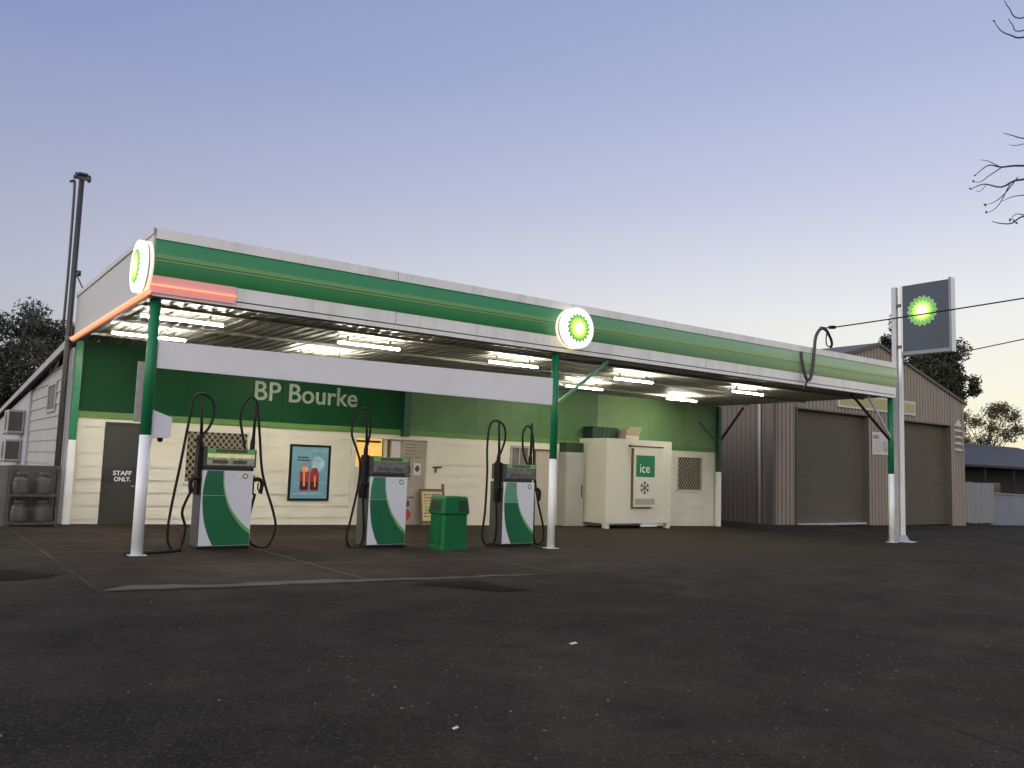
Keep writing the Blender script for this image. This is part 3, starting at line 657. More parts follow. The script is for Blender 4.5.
# fluorescent battens
def batten(x0, x1, y, first):
    cx = (x0 + x1) / 2; L2 = 0.74
    root = thing('fluorescent_light', 'x', 'light', (cx, y, 4.11))
    b = MB(); b.box(cx - L2, cx + L2, y - 0.03, y + 0.03, 4.03, 4.055); b.box(cx - 0.5, cx - 0.47, y - 0.012, y + 0.012, 4.056, 4.165); b.box(cx + 0.47, cx + 0.5, y - 0.012, y + 0.012, 4.056, 4.165); b.box(cx - L2, cx - L2 + 0.03, y - 0.03, y + 0.03, 3.98, 4.03); b.box(cx + L2 - 0.03, cx + L2, y - 0.03, y + 0.03, 3.98, 4.03)
    b.build('housing', CREAM_OLD, root, bevel=0.004)
    for s in (-0.022, 0.022):
        MB().tube([(cx - L2 + 0.031, y + s, 4.0), (cx + L2 - 0.031, y + s, 4.0)], 0.013, 10).build('tube', TUBE, root)
    return root
LT = [(0.13, 1.61, 1.45, 'bright tube light in the outer row nearest the glowing red corner'),
      (3.97, 5.45, 1.75, 'tube light in the outer row above the second pump'),
      (7.80, 9.28, 1.88, 'tube light in the outer row just behind the middle post'),
      (11.95, 13.5, 2.15, 'tube light in the outer row beyond the brace of the middle post'),
      (16.4, 17.9, 1.9, 'tube light in the outer row nearest the pole sign'),
      (0.16, 1.66, 4.1, 'tube light in the inner row above the staff door'),
      (4.12, 5.60, 4.6, 'tube light in the inner row above the wall lettering'),
      (12.5, 13.98, 4.75, 'tube light in the inner row seen just past the middle post'),
      (17.1, 18.6, 5.15, 'tube light in the inner row in front of the ice box')]
proto = None
for x0, x1, y, lb in LT:
    if proto is None:
        o = proto = batten(x0, x1, y, True)
    else:
        o = copy_tree(proto); o.location = ((x0 + x1) / 2, y, 4.11)
    tag(o, lb, 'light', 'fluorescent lights under the canopy')

# round emblem signs
def star(b, c, u, v, n, r0, r1, d, depth, pts=18, rot=0.0, mi=0):
    c = V(c); P = []
    for k in range(pts * 2):
        a = math.pi * k / pts + rot; r = r1 if k % 2 == 0 else r0
        P.append(c + u * math.cos(a) * r + v * math.sin(a) * r + n * d)
    b.prism(P, -n * depth, mi)
def emblem(c, u, v, n, rad, parent, mats, name='emblem', lay=None):
    u, v, n = V(u), V(v), V(n)
    root = None
    lay = lay or [(0.80, 1.0, 0, 0), (0.70, 0.89, 1, 0.5), (0.60, 0.80, 2, 0), (0.46, 0.68, 3, 0.5), (0.33, 0.50, 4, 0), (0.22, 0.32, 5, 0.5)]
    b = MB()
    for i, (r0, r1, mi, rt) in enumerate(lay):
        star(b, c, u, v, n, rad * r0, rad * r1, 0.004 * (i + 1), 0.0038, rot=rt * math.pi / 18, mi=mi)
    return b.build(name, mats, parent)
def round_sign(c, axis, r, rad, label, base):
    s = thing('round_sign', label, 'sign', base, 'round lit signs on the canopy edge')
    c = V(c)
    if axis == 'y':
        MB().lathe(c, [(r, 0.0), (r, 0.05)], 48, 'y').build('backing_ring', DISCRIM, s)
        MB().lathe(c, [(r - 0.03, -0.075), (r - 0.03, -0.001)], 48, 'y').build('spacer', DISCGAP, s)
        MB().lathe(c, [(r - 0.012, -0.20), (r, -0.188), (r, -0.076)], 48, 'y').build('lightbox', DISCWHITE, s)
        emblem(c + V((0, -0.20, 0)), (1, 0, 0), (0, 0, 1), (0, -1, 0), rad, s, H)
    else:
        MB().lathe(c, [(r, 0.0), (r, 0.05)], 48, 'x').build('backing_ring', DISCRIM, s)
        MB().lathe(c, [(r - 0.03, -0.03), (r - 0.03, -0.001)], 48, 'x').build('spacer', DISCGAP, s)
        MB().lathe(c, [(r - 0.012, -0.13), (r, -0.115), (r, -0.031)], 48, 'x').build('lightbox', DISCWHITE, s)
        emblem(c + V((-0.13, 0, 0)), (0, -1, 0), (0, 0, 1), (-1, 0, 0), rad, s, H)
round_sign((8.655, -0.135, 4.635), 'y', 0.445, 0.325, 'round glowing white sign with green and yellow sunburst above the middle post', (8.66, -0.12, 4.14))
round_sign((-0.10, 0.22, 4.60), 'x', 0.43, 0.30, 'round glowing sunburst sign seen almost edge on at the red lit corner', (-0.1, 0.22, 4.1))

# white box on the first post, and the strip sign behind it
mb_ = thing('meter_box', 'white metal box with a small dark lens fixed to the first canopy post', 'box', (0.38, 0.3, 1.85))
b = MB(); b.prism([(0.20, 0.22, 1.87), (0.50, 0.22, 1.87), (0.50, 0.22, 2.20), (0.20, 0.22, 2.31)], (0, 0.2, 0)); b.build('case', PUMPWHITE, mb_, bevel=0.012)
MB().lathe((0.36, 0.32, 0), [(0.03, 1.80), (0.045, 1.83), (0.045, 1.868)], 14).build('lens', BLACK, mb_)
ss = MB().box(-0.06, 0.045, 0.31, 0.34, 2.1, 3.08).build('post_sign', M('old_strip_sign', (0.36, 0.34, 0.32), 0.6, 0.2, 6), origin=(0.0, 0.32, 2.1))
tag(ss, 'narrow faded upright strip sign on the back of the first canopy post', 'sign')

# ------------------------------------------------------------------ fuel pumps
UPGREEN = [M('light_swoosh_green', (0.035, 0.19, 0.105), 0.35, 0.08, 3, coat=0.4), None, M('pale_swoosh_green', (0.13, 0.30, 0.20), 0.35, 0.08, 3, coat=0.4)]  # lighter greens for the upper swoosh of two pumps
PUMPS = []
def pump(cx, y, w, lit, sides, hoses, label):
    z = g(cx); P = thing('fuel_pump', label, 'fuel pump', (cx, y + 0.25, z), 'fuel pumps on the forecourt')
    h = w / 2
    MB().box(cx - h - 0.01, cx + h - 0.01, y + 0.012, y + 0.5, z, z + 0.055).build('base', BLACK, P)
    MB().box(cx - h, cx + h, y + 0.02, y + 0.5, z + 0.056, z + 1.385).build('cabinet', DARKMETAL, P, bevel=0.012)
    MB().box(cx - h + 0.004, cx + h - 0.004, y, y + 0.019, z + 0.07, z + 1.38).build('front_panel', PUMPWHITE, P, bevel=0.005)
    pz = z + 0.07; ph = 1.31; px = cx - h + 0.004; pw = w - 0.008
    Lf = [(0.09, 1.0), (0.045, 0.85), (0.025, 0.68), (0.04, 0.5), (0.09, 0.3), (0.17, 0.14), (0.27, 0.0)]
    Rt = [(0.40, 1.0), (0.405, 0.88), (0.42, 0.78), (0.47, 0.64), (0.55, 0.5), (0.66, 0.38), (0.80, 0.26), (0.915, 0.19), (1.0, 0.15)]
    def crv(q): return [(p.x, p.y) for p in spline([V((a, c_, 0)) for a, c_ in q], 4)]
    L_, R_ = crv(Lf), crv(Rt)
    def W(a, c_, yy): return (px + max(0.006, min(0.994, a)) * pw, yy, pz + max(0.004, min(0.996, c_)) * ph)
    def at(Q, c_):
        for (a0, c0), (a1, c1) in zip(Q[:-1], Q[1:]):
            if c1 <= c_ <= c0: return a1 + (a0 - a1) * (c_ - c1) / max(1e-6, c0 - c1)
        return Q[-1][0]
    SP_ = 0.665
    lo = lambda Q: [(at(Q, SP_), SP_)] + [q for q in Q if q[1] < SP_]
    hi = lambda Q: [q for q in Q if q[1] > SP_ + .004] + [(at(Q, SP_ + .004), SP_ + .004)]
    b = MB(); b.prism([W(a, c_, y - 0.003) for a, c_ in lo(L_)] + [W(1.0, 0.0, y - 0.003)] + [W(a, c_, y - 0.003) for a, c_ in lo(R_)[::-1]], (0, 0.0028, 0))
    b.build('green_swoosh', PUMPGREEN, P)
    b = MB(); b.prism([W(a, c_, y - 0.003) for a, c_ in hi(L_)] + [W(a, c_, y - 0.003) for a, c_ in hi(R_)[::-1]], (0, 0.0028, 0))
    b.build('green_swoosh', {0: UPGREEN[0], 1: PUMPGREEN, 2: UPGREEN[2]}[lit], P)
    wd = lambda c_: 0.02 + 0.05 * (1 - c_) ** 1.4
    b = MB(); b.prism([W(a + 0.004, c_, y - 0.003) for a, c_ in R_] + [W(a + wd(c_) * 0.8, c_ + wd(c_) * 0.7 * (1 - c_), y - 0.003) for a, c_ in R_[::-1]], (0, 0.0028, 0))
    b.build('lime_edge', PUMPLIME, P)
    # panel joint and small marks
    b = MB(); b.lathe((px + 0.84 * pw, y - 0.004, pz + 0.93 * ph), [(0.05, 0.0), (0.05, 0.0035)], 18, 'y'); b.build('emblem', HOFF[0], P)
    em = P.children[-1] if False else None
    b = MB(); star(b, (px + 0.84 * pw, y - 0.0045, pz + 0.93 * ph), V((1, 0, 0)), V((0, 0, 1)), V((0, -1, 0)), 0.026, 0.036, 0.001, 0.002, 12); b.build('emblem_centre', HOFF[2], P)
    MB().lathe((px + 0.60 * pw, y - 0.003, pz + 0.925 * ph), [(0.012, 0.0), (0.012, 0.0025)], 10, 'y').build('lock', STEEL, P)
    # head
    MB().box(cx - h + 0.04, cx + h - 0.02, y + 0.06, y + 0.44, z + 1.386, z + 1.44).build('neck', DARKMETAL, P)
    hd = MB().box(cx - h + 0.02, cx + h + 0.03, y - 0.01, y + 0.5, z + 1.441, z + 1.77 if lit == 1 else z + 1.77).build('head', DARKMETAL, P, bevel=0.015)
    MB().box(cx - h + 0.06, cx + h - 0.0, y - 0.018, y - 0.011, z + 1.685, z + 1.765).build('brand_strip', PUMPLIME, hd)
    MB().box(cx - h + 0.06, cx + h - 0.0, y - 0.018, y - 0.011, z + 1.475, z + 1.68).build('screen', SCREENPALE if lit == 1 else SCREENDIM, hd)
    if lit == 1: MB().box(cx - h + 0.065, cx + h - 0.005, y - 0.0205, y - 0.0185, z + 1.605, z + 1.675).build('lit_strip', SCREENLIT, hd)
    b = MB()
    for k, (xa, xb) in enumerate(((0.10, 0.40), (0.50, 0.78))):
        b.box(cx - h + 0.06 + xa * w, cx - h + 0.06 + xb * w, y - 0.022, y - 0.0185, z + 1.50, z + 1.565)
    b.box(cx - h + 0.20, cx + h - 0.14, y - 0.022, y - 0.0185, z + 1.70, z + 1.755); b.build('display', LCD, hd)
    # hose sides
    for s in sides:
        x = cx + s * (h + 0.018)
        MB().box(x - 0.042, x + 0.042, y + 0.10, y + 0.30, z + 0.95, z + (1.80 if s < 0 else 1.30)).build('hose_module', BLACK, P, bevel=0.01)
        b = MB(); b.tube([(x, y + 0.2, z + 1.25), (x, y + 0.2, z + 1.9), (x + 0.01, y + 0.2, z + 2.02)], [0.045, 0.045, 0.028], 10)
        b.tube([(x + 0.01, y + 0.2, z + 2.0), (x + 0.02 * s, y + 0.2, z + 2.70)], [0.03, 0.02], 8); b.build('hose_mast', BLACK, P)
        # nozzle: boot, body, spout, trigger guard
        nx = cx + s * (h + 0.11); nz = z + 1.12
        b = MB(); b.tube(spline([(nx - 0.10 * s, y + 0.04, nz + 0.10), (nx, y + 0.04, nz + 0.12), (nx + 0.07 * s, y + 0.04, nz + 0.05), (nx + 0.05 * s, y + 0.04, nz - 0.14)], 5), 0.038, 8)
        b.tube(spline([(nx, y + 0.04, nz + 0.05), (nx + 0.0 * s, y + 0.04, nz - 0.06), (nx + 0.05 * s, y + 0.04, nz - 0.12)], 4), 0.012, 6); b.build('nozzle', BLACK, P)
    for pts in hoses:
        MB().tube(spline(pts, 8), 0.024, 8).build('hose', BLACK, P)
    PUMPS.append(P); return P
Y1, Y2, Y3 = 0.93, 0.78, 0.68
pump(1.70, Y1, 0.90, 1, (-1, 1),
     [[(1.14, 1.15, 1.85), (1.36, 1.12, 2.1), (1.43, 1.1, 2.4), (1.36, 1.1, 2.62), (1.19, 1.1, 2.70), (1.06, 1.08, 2.6), (1.00, 1.05, 2.25), (0.88, 1.0, 1.4), (0.78, 0.98, 0.7), (0.74, 0.95, 0.25), (0.80, 0.92, 0.03), (0.9, 0.85, 0.0), (1.0, 1.0, 0.08), (1.05, 1.03, 0.35), (0.98, 1.03, 0.62), (1.06, 1.04, 0.88), (1.13, 1.04, 1.02)],
      [(0.92, 0.72, 0.01), (0.7, 0.50, 0.012), (0.3, 0.32, 0.015), (0.02, 0.30, 0.018), (-0.02, 0.40, 0.018), (0.3, 0.45, 0.015), (0.75, 0.62, 0.012), (0.9, 0.80, 0.02)],
      [(2.05, 1.15, 1.72), (1.96, 1.12, 2.05), (1.90, 1.1, 2.35), (1.97, 1.1, 2.60), (2.10, 1.1, 2.70), (2.21, 1.1, 2.55), (2.28, 1.1, 2.0), (2.38, 1.1, 1.3), (2.62, 1.1, 0.62), (2.68, 1.1, 0.3), (2.55, 1.08, 0.0), (2.35, 1.06, -0.01), (2.18, 1.05, 0.12), (2.15, 1.04, 0.5), (2.24, 1.04, 0.95)]],
     'green and white fuel pump with a lit yellowish display, nearest the staff door')
pump(4.81, Y2, 0.83, 0, (-1,),
     [[(4.36, 1.0, 1.7), (4.45, 1.0, 2.1), (4.46, 1.0, 2.45), (4.36, 1.0, 2.62), (4.22, 1.0, 2.60), (4.08, 0.98, 2.35), (4.06, 0.97, 2.1), (4.16, 0.96, 1.85), (4.25, 0.95, 1.55), (4.22, 0.93, 1.1), (4.10, 0.92, 0.5), (4.02, 0.9, 0.12), (4.12, 0.9, -0.05), (4.30, 0.9, -0.03), (4.37, 0.9, 0.25), (4.31, 0.89, 1.0)]],
     'green and white fuel pump between the lit pump and the green litter bin')
pump(7.94, Y3, 0.83, 2, (-1, 1),
     [[(7.47, 0.95, 1.62), (7.62, 0.93, 1.95), (7.70, 0.92, 2.25), (7.62, 0.9, 2.50), (7.40, 0.9, 2.58), (7.26, 0.9, 2.45), (7.21, 0.9, 2.0), (7.22, 0.88, 1.4), (7.18, 0.86, 0.6), (7.12, 0.85, 0.1), (7.25, 0.84, -0.09), (7.42, 0.84, -0.05), (7.48, 0.84, 0.3), (7.43, 0.82, 0.95)],
      [(8.40, 0.95, 1.55), (8.22, 0.93, 1.9), (8.17, 0.92, 2.3), (8.25, 0.9, 2.5), (8.36, 0.9, 2.48), (8.45, 0.9, 2.25), (8.50, 0.9, 1.6), (8.62, 0.9, 0.9), (8.80, 0.9, 0.3), (8.80, 0.88, -0.02), (8.64, 0.86, -0.1), (8.50, 0.84, 0.05), (8.46, 0.82, 0.9)]],
     'green and white fuel pump beside the middle canopy post, a hose looping on each side')

# ------------------------------------------------------------------ litter bin
def litter_bin():
    x0, x1, y0, y1 = 5.64, 6.30, 0.06, 0.66; z = g(6); cx, cy = (x0 + x1) / 2, (y0 + y1) / 2
    B = thing('litter_bin', 'square green plastic litter bin with a hooded top between two pumps', 'bin', (cx, cy, z))
    def ring(hx, hy, zz, c=0.05):
        return [(cx - hx + c, cy - hy, zz), (cx + hx - c, cy - hy, zz), (cx + hx, cy - hy + c, zz), (cx + hx, cy + hy - c, zz), (cx + hx - c, cy + hy, zz), (cx - hx + c, cy + hy, zz), (cx - hx, cy + hy - c, zz), (cx - hx, cy - hy + c, zz)]
    def loft(rs, nm, m, bev=0.008):
        b = MB(); vs = [[b.bm.verts.new(p) for p in r] for r in rs]
        for a, c in zip(vs[:-1], vs[1:]):
            for k in range(8): b.bm.faces.new([a[k], a[(k + 1) % 8], c[(k + 1) % 8], c[k]])
        b.bm.faces.new(vs[0][::-1]); b.bm.faces.new(vs[-1])
        return b.build(nm, m, B, bevel=bev)
    loft([ring(0.315, 0.29, z), ring(0.315, 0.29, z + 0.07), ring(0.298, 0.275, z + 0.10), ring(0.29, 0.265, z + 0.70)], 'body', BINGREEN)
    hood = loft([ring(0.30, 0.275, z + 0.695), ring(0.33, 0.30, z + 0.73), ring(0.295, 0.27, z + 1.02), ring(0.275, 0.25, z + 1.05, 0.07)], 'hood', BINGREEN)
    b = MB(); b.obox((cx + 0.15, cy - 0.290, z + 0.865), (0.10, 0, 0), (0, 0.006, 0.0), (0, 0.012, 0.11)); b.build('opening', BINDARK, hood)
    b = MB(); b.obox((cx - 0.318, cy - 0.02, z + 0.875), (0.006, 0, 0), (0, 0.17, 0), (0.012, 0, 0.10)); b.build('opening', BINDARK, hood)
    b = MB(); b.obox((cx - 0.298, cy - 0.0, z + 0.38), (0.014, 0, 0), (0, 0.15, 0), (0.006, 0, 0.24)); b.build('side_panel', BINGREEN, B, bevel=0.012)
    b = MB(); b.lathe((cx - 0.308, cy + 0.02, z + 0.60), [(0.02, -0.006), (0.02, 0.01)], 10, 'x'); b.build('lock', BINDARK, B)
litter_bin()

# ------------------------------------------------------------------ ice box and neighbours
def ice_box():
    x0, x1, y0, y1 = 15.12, 18.06, 5.75, 7.08; z = g(17); zb = z + 0.18; zt = 2.62
    I = thing('ice_box', 'large cream ice freezer on short legs against the green wall', 'freezer', ((x0 + x1) / 2, (y0 + y1) / 2, z))
    MB().box(x0, x1, y0, y1, zb, zt).build('cabinet', ICEWHITE, I, bevel=0.02)
    for lx in (x0 + 0.02, x1 - 0.18):
        for ly in (y0 + 0.02, y1 - 0.18): MB().box(lx, lx + 0.16, ly, ly + 0.16, z, zb - 0.001).build('leg', ICEWHITE, I)
    MB().box(x0 + 1.6, x0 + 2.35, y0 + 0.05, y0 + 0.1, zb - 0.12, zb - 0.001).build('drip_tray', WHITE, I)
    d = MB().box(16.25, 17.25, y0 - 0.085, y0 - 0.003, 0.46, 2.33).build('door', ICEWHITE, I, bevel=0.02)
    MB().box(16.19, 16.25, y0 - 0.05, y0 - 0.004, 0.44, 2.34).build('door_frame', TIMBER, d)
    MB().box(16.19, 17.05, y0 - 0.05, y0 - 0.004, 0.40, 0.438).build('door_frame', TIMBER, d)
    MB().box(16.33, 17.18, y0 - 0.09, y0 - 0.086, 1.42, 2.12).build('sign_panel', SIGNGREEN, d)
    text_mesh('lettering', 'ice', 16.51, y0 - 0.0905, 1.56, 0.44, 0.27, WHITELETTER, d, depth=0.004, bold=-0.005)
    b = MB(); c = V((16.73, y0 - 0.088, 1.07))
    for k in range(3):
        a = math.pi * k / 3 + math.pi / 6; u = V((math.cos(a), 0, math.sin(a)))
        b.bar(c - u * 0.21, c + u * 0.21, 0.035, 0.004, (0, 1, 0))
        for s in (-1, 1):
            for q in (-1, 1):
                a2 = a + q * math.pi / 4; t = V((math.cos(a2), 0, math.sin(a2)))
                b.bar(c + u * s * 0.12 + V((0, 0.0006 * (k + 1), 0)), c + u * s * 0.12 + t * s * 0.08 + V((0, 0.0006 * (k + 1), 0)), 0.03, 0.004, (0, 1, 0))
    b.build('snowflake', DARKSIGN, d)
    MB().box(16.30, 17.20, y0 - 0.09, y0 - 0.086, 0.52, 0.72).build('kick_panel', ICEGREY, d)
    b = MB(); b.tube([(16.03, y0 - 0.06, 2.41), (17.60, y0 - 0.06, 2.41)], 0.022, 8); b.tube([(16.10, y0 - 0.07, 2.41), (16.03, y0 - 0.07, 2.41)], 0.04, 8); b.build('door_rail', TIMBER, I)
ice_box()
b = MB(); b.box(15.27, 16.37, 6.62, 7.05, 2.62, 2.66)
for x0, x1, y0, y1 in ((15.25, 16.39, 6.6, 6.62), (15.25, 16.39, 7.05, 7.07), (15.25, 15.27, 6.62, 7.05), (16.37, 16.39, 6.62, 7.05)): b.box(x0, x1, y0, y1, 2.622, 3.02)
for k in range(6): b.box(15.35 + k * 0.17, 15.38 + k * 0.17, 6.585, 6.6, 2.64, 3.0)
tag(b.build('crate', CRATE, origin=(15.82, 6.83, 2.62)), 'dark green crate lying on top of the ice freezer', 'crate')
cb = thing('cardboard_box', 'pale cardboard box with a lifted flap on top of the ice freezer', 'box', (17.0, 6.5, 2.62))
MB().box(16.50, 17.10, 6.35, 6.85, 2.622, 2.98).build('carton', CARD, cb, bevel=0.006)
MB().obox((16.8, 6.28, 2.90), (0.30, 0, 0), (0, 0.10, -0.16), (0, 0.004, 0.003)).build('flap', CARD, cb)
fr = thing('fridge', 'tall plain grey cabinet standing between the beige door and the ice freezer', 'cabinet', (14.75, 6.9, g(14.7)))
MB().box(14.25, 15.02, 6.72, 7.10, g(14.7) + 0.02, 2.14).build('body', ICEGREY, fr, bevel=0.012)
MB().box(14.28, 14.99, 6.70, 6.718, g(14.7) + 0.12, 2.10).build('door', ICEGREY, fr)
MB().box(14.90, 14.93, 6.67, 6.699, 0.7, 1.1).build('handle', DARKMETAL, fr)
b = MB(); b.box(14.27, 15.0, 6.74, 7.08, 2.142, 2.45)
for k in range(4): b.box(14.34 + k * 0.18, 14.37 + k * 0.18, 6.725, 6.74, 2.16, 2.43)
tag(b.build('crate', CRATE, origin=(14.8, 6.9, 2.14)), 'dark green crate on top of the grey cabinet', 'crate')

# poster, menu board
po = thing('poster_frame', 'black framed blue drinks poster on the cream wall between two pumps', 'poster', (5.8, YW - 0.03, 0.54))
b = MB(); y = YW - 0.06
for q in ((5.23, 5.29, 0.54, 2.01), (6.31, 6.37, 0.54, 2.01), (5.29, 6.31, 0.54, 0.60), (5.29, 6.31, 1.95, 2.01)): b.box(q[0], q[1], y, YW - 0.023, q[2], q[3])
b.build('frame', BLACK, po)
MB().box(5.29, 6.31, YW - 0.04, YW - 0.024, 0.60, 1.95).build('poster', POSTERBLUE, po)
b = MB(); blob(b, 6.02, 1.50, 0.19, 0.21, YW - 0.045, 0.004, 20, 0.05)
for k in range(6): b.bar((5.8 + k * 0.08, YW - 0.0425, 1.80 + 0.02 * (k % 2)), (5.92 + k * 0.08, YW - 0.0425, 1.92), 0.012, 0.003, (0, 1, 0))
b.bar((5.33, YW - 0.0425, 1.0), (6.27, YW - 0.0425, 1.02), 0.012, 0.003, (0, 1, 0)); b.bar((5.33, YW - 0.0425, 0.72), (6.2, YW - 0.0425, 0.74), 0.02, 0.003, (0, 1, 0))
b.build('pale_circle', POSTERPALE, po)
def can_shape(cx, z0, z1, w, nm, m, yy):
    b = MB(); h = w / 2
    b.prism([(cx - h * .8, yy, z0), (cx + h * .8, yy, z0), (cx + h, yy, z0 + .06), (cx + h, yy, z1 - .16), (cx + h * .6, yy, z1 - 0.02), (cx + h * .45, yy, z1), (cx - h * .45, yy, z1), (cx - h * .6, yy, z1 - 0.02), (cx - h, yy, z1 - .16), (cx - h, yy, z0 + .06)], (0, 0.004, 0)); return b.build(nm, m, po)
c1 = can_shape(5.66, 0.80, 1.46, 0.25, 'bottle_picture', CANRED, YW - 0.046)
c2 = can_shape(5.94, 0.80, 1.40, 0.25, 'bottle_picture', CANRED, YW - 0.046)
for c_, x_ in ((c1, 5.66), (c2, 5.94)):
    MB().box(x_ - 0.11, x_ + 0.11, YW - 0.049, YW - 0.0465, 0.83, 1.04).build('dark_band', CANDARK, c_)
b = MB(); blob(b, 5.66, 1.36, 0.10, 0.10, YW - 0.050, 0.003, 14, 0.2); b.bar((5.64, YW - 0.0485, 1.3), (5.66, YW - 0.0485, 0.92), 0.05, 0.003, (0, 1, 0)); b.build('highlight', CANPINK, c1)
b = MB(); b.bar((5.95, YW - 0.0485, 1.2), (5.96, YW - 0.0485, 0.9), 0.04, 0.003, (0, 1, 0)); b.build('highlight', CANPINK, c2)
b = MB()
for k in range(2): b.box(5.44, 5.80 - 0.05 * k, YW - 0.045, YW - 0.041, 1.58 + k * 0.075, 1.615 + k * 0.075)
b.build('printed_lines', INK, po)

am = thing('menu_board', 'yellow hand lettered menu board in a dark frame leaning on the wall behind the bin', 'sign', (9.5, 6.85, g(9.5)))
z = g(9.5) + 0.02; sl = V((0, 0.16, 1.02)); o0 = V((9.08, 6.86, z))
def AM(u0, u1, v0, v1, d0, d1, nm, m):
    b = MB(); P = lambda u, v, d: o0 + V((u, -d, 0)) + sl * v
    b.prism([P(u0, v0, d1), P(u1, v0, d1), P(u1, v1, d1), P(u0, v1, d1)], (0, d1 - d0, 0)); return b.build(nm, m, am)
AM(0, 0.07, 0, 1.0, 0, 0.035, 'frame', TIMBER); AM(0.76, 0.83, 0, 1.14, 0, 0.035, 'frame', TIMBER); AM(0.07, 0.76, 0.93, 1.0, 0, 0.03, 'frame', TIMBER); AM(0.07, 0.76, 0.06, 0.12, 0, 0.03, 'frame', TIMBER)
AM(0.07, 0.76, 0.12, 0.93, 0, 0.02, 'panel', MENU)
b = MB()
for k in range(8):
    v = 0.84 - k * 0.085; x_ = random.uniform(0.12, 0.2)
    while x_ < 0.66:
        L_ = random.uniform(0.03, 0.1); c0 = o0 + V((x_, -0.022, 0)) + sl * v
        b.obox(c0 + V((L_ / 2, 0, 0)), (L_ / 2, 0, 0), (0, 0.001, 0), sl * random.uniform(0.01, 0.02)); x_ += L_ + 0.03
b.build('chalk_writing', INK, am)

# ------------------------------------------------------------------ gas bottle cage and bottles
gx0, gx1, gy0, gy1 = -1.12, -0.20, 6.35, 6.95; gz = g(-0.6)
cg = thing('gas_cage', 'galvanised steel cage of gas bottles at the building corner', 'cage', (-0.66, 6.65, gz))
b = MB()
for x in (gx0, gx1):
    for y in (gy0, gy1): b.box(x - 0.025, x + 0.025, y - 0.025, y + 0.025, gz, gz + 1.27)
for zz in (0.06, 0.65, 1.25):
    b.box(gx0, gx1, gy0 - 0.02, gy0 + 0.02, gz + zz - 0.025, gz + zz + 0.025); b.box(gx0, gx1, gy1 - 0.02, gy1 + 0.02, gz + zz - 0.025, gz + zz + 0.025)
    for x in (gx0, gx1): b.box(x - 0.02, x + 0.02, gy0 + .02, gy1 - .02, gz + zz - 0.024, gz + zz + 0.024)
CAGE = M('cage_steel', (0.06, 0.058, 0.057), 0.5, 0.15, 5, metal=0.3); b.build('frame', CAGE, cg)
b = MB(); b.box(gx0 + .02, gx1 - .02, gy0 + .03, gy1 - .03, gz + 0.07, gz + 0.085); b.box(gx0 + .02, gx1 - .02, gy0 + .03, gy1 - .03, gz + 0.66, gz + 0.675); b.build('shelf', DARKMETAL, cg)
b = MB()
for k in range(16):
    x = gx0 + (gx1 - gx0) * (k + .5) / 16; b.box(x - .003, x + .003, gy0 - .028, gy0 - .022, gz + .05, gz + 1.25)
for zz in (0.36, 0.95): b.box(gx0, gx1, gy0 - .035, gy0 - .029, gz + zz, gz + zz + .02)
b.build('front_mesh', CAGE, cg)
MB().box(gx0 + .02, gx1 - .02, gy1 - .03, gy1 - .021, gz + 0.09, gz + 1.22).build('back_panel', DARKMETAL, cg)
b = MB(); b.box(gx0 - 0.34, gx0 - 0.03, gy0, gy0 + 0.03, gz, gz + 1.27); b.build('side_panel', M('cage_side_sheet', (0.085, 0.083, 0.082), 0.6, 0.12, 3), cg)
gb0 = None
for (x, zz, lb) in ((-0.87, 0.675, 'grey gas bottle on the upper cage shelf, farther from the wall'), (-0.45, 0.675, 'grey gas bottle on the upper cage shelf, next to the wall'),
                (-0.87, 0.085, 'grey gas bottle on the cage floor, farther from the wall'), (-0.45, 0.085, 'grey gas bottle on the cage floor, next to the wall')):
    if gb0 is None:
        gb0 = thing('gas_bottle', lb, 'gas bottle', (x, 6.6, gz + zz))
        w_ = V((x, 6.6, gz + zz + 0.001))
        MB().lathe(w_, [(0.13, 0), (0.145, 0.03), (0.155, 0.06), (0.155, 0.27), (0.14, 0.33), (0.09, 0.375), (0.03, 0.39)], 20).build('body', GASGREY, gb0)
        MB().lathe(w_, [(0.10, 0.375), (0.10, 0.46), (0.085, 0.46), (0.085, 0.38)], 16).build('collar', GASGREY, gb0)
        MB().lathe(w_, [(0.025, 0.391), (0.025, 0.44), (0.04, 0.44), (0.04, 0.455)], 10).build('valve', STEEL, gb0)
        o = gb0
    else:
        o = copy_tree(gb0); o.location = (x, 6.6, gz + zz)
    tag(o, lb, 'gas bottle', 'gas bottles in the cage')

# ------------------------------------------------------------------ air conditioners on the annex wall
def aircon(y0, y1, z0, z1, lb):
    A = thing('air_conditioner', lb, 'air conditioner', (-0.2, (y0 + y1) / 2, z0), 'air conditioners on the side wall')
    MB().box(-0.42, 0.0, y0, y1, z0, z1).build('case', M('aircon_white', (0.30, 0.305, 0.31), 0.5, 0.06), A, bevel=0.02)
    b = MB(); b.box(-0.40, -0.05, y0 - 0.012, y0 - 0.001, z0 + 0.06, z1 - 0.06); b.build('end_grille', DARKMETAL, A)
    b = MB(); b.lathe((-0.421, (y0 + y1) / 2, (z0 + z1) / 2), [(min(0.32, (z1 - z0) * .42), -0.012), (min(0.32, (z1 - z0) * .42), 0.0)], 24, 'x'); b.build('fan_grille', DARKMETAL, A)
    b = MB()
    for y in (y0 + 0.15, y1 - 0.15): b.box(-0.44, 0.02, y - .025, y + .025, z0 - .05, z0 - .001)
    b.build('bracket', STEEL, A)
aircon(15.4, 16.6, 2.15, 2.85, 'upper white air conditioner on the grey annex wall')
aircon(15.6, 16.9, 1.30, 1.95, 'lower white air conditioner on the grey annex wall')

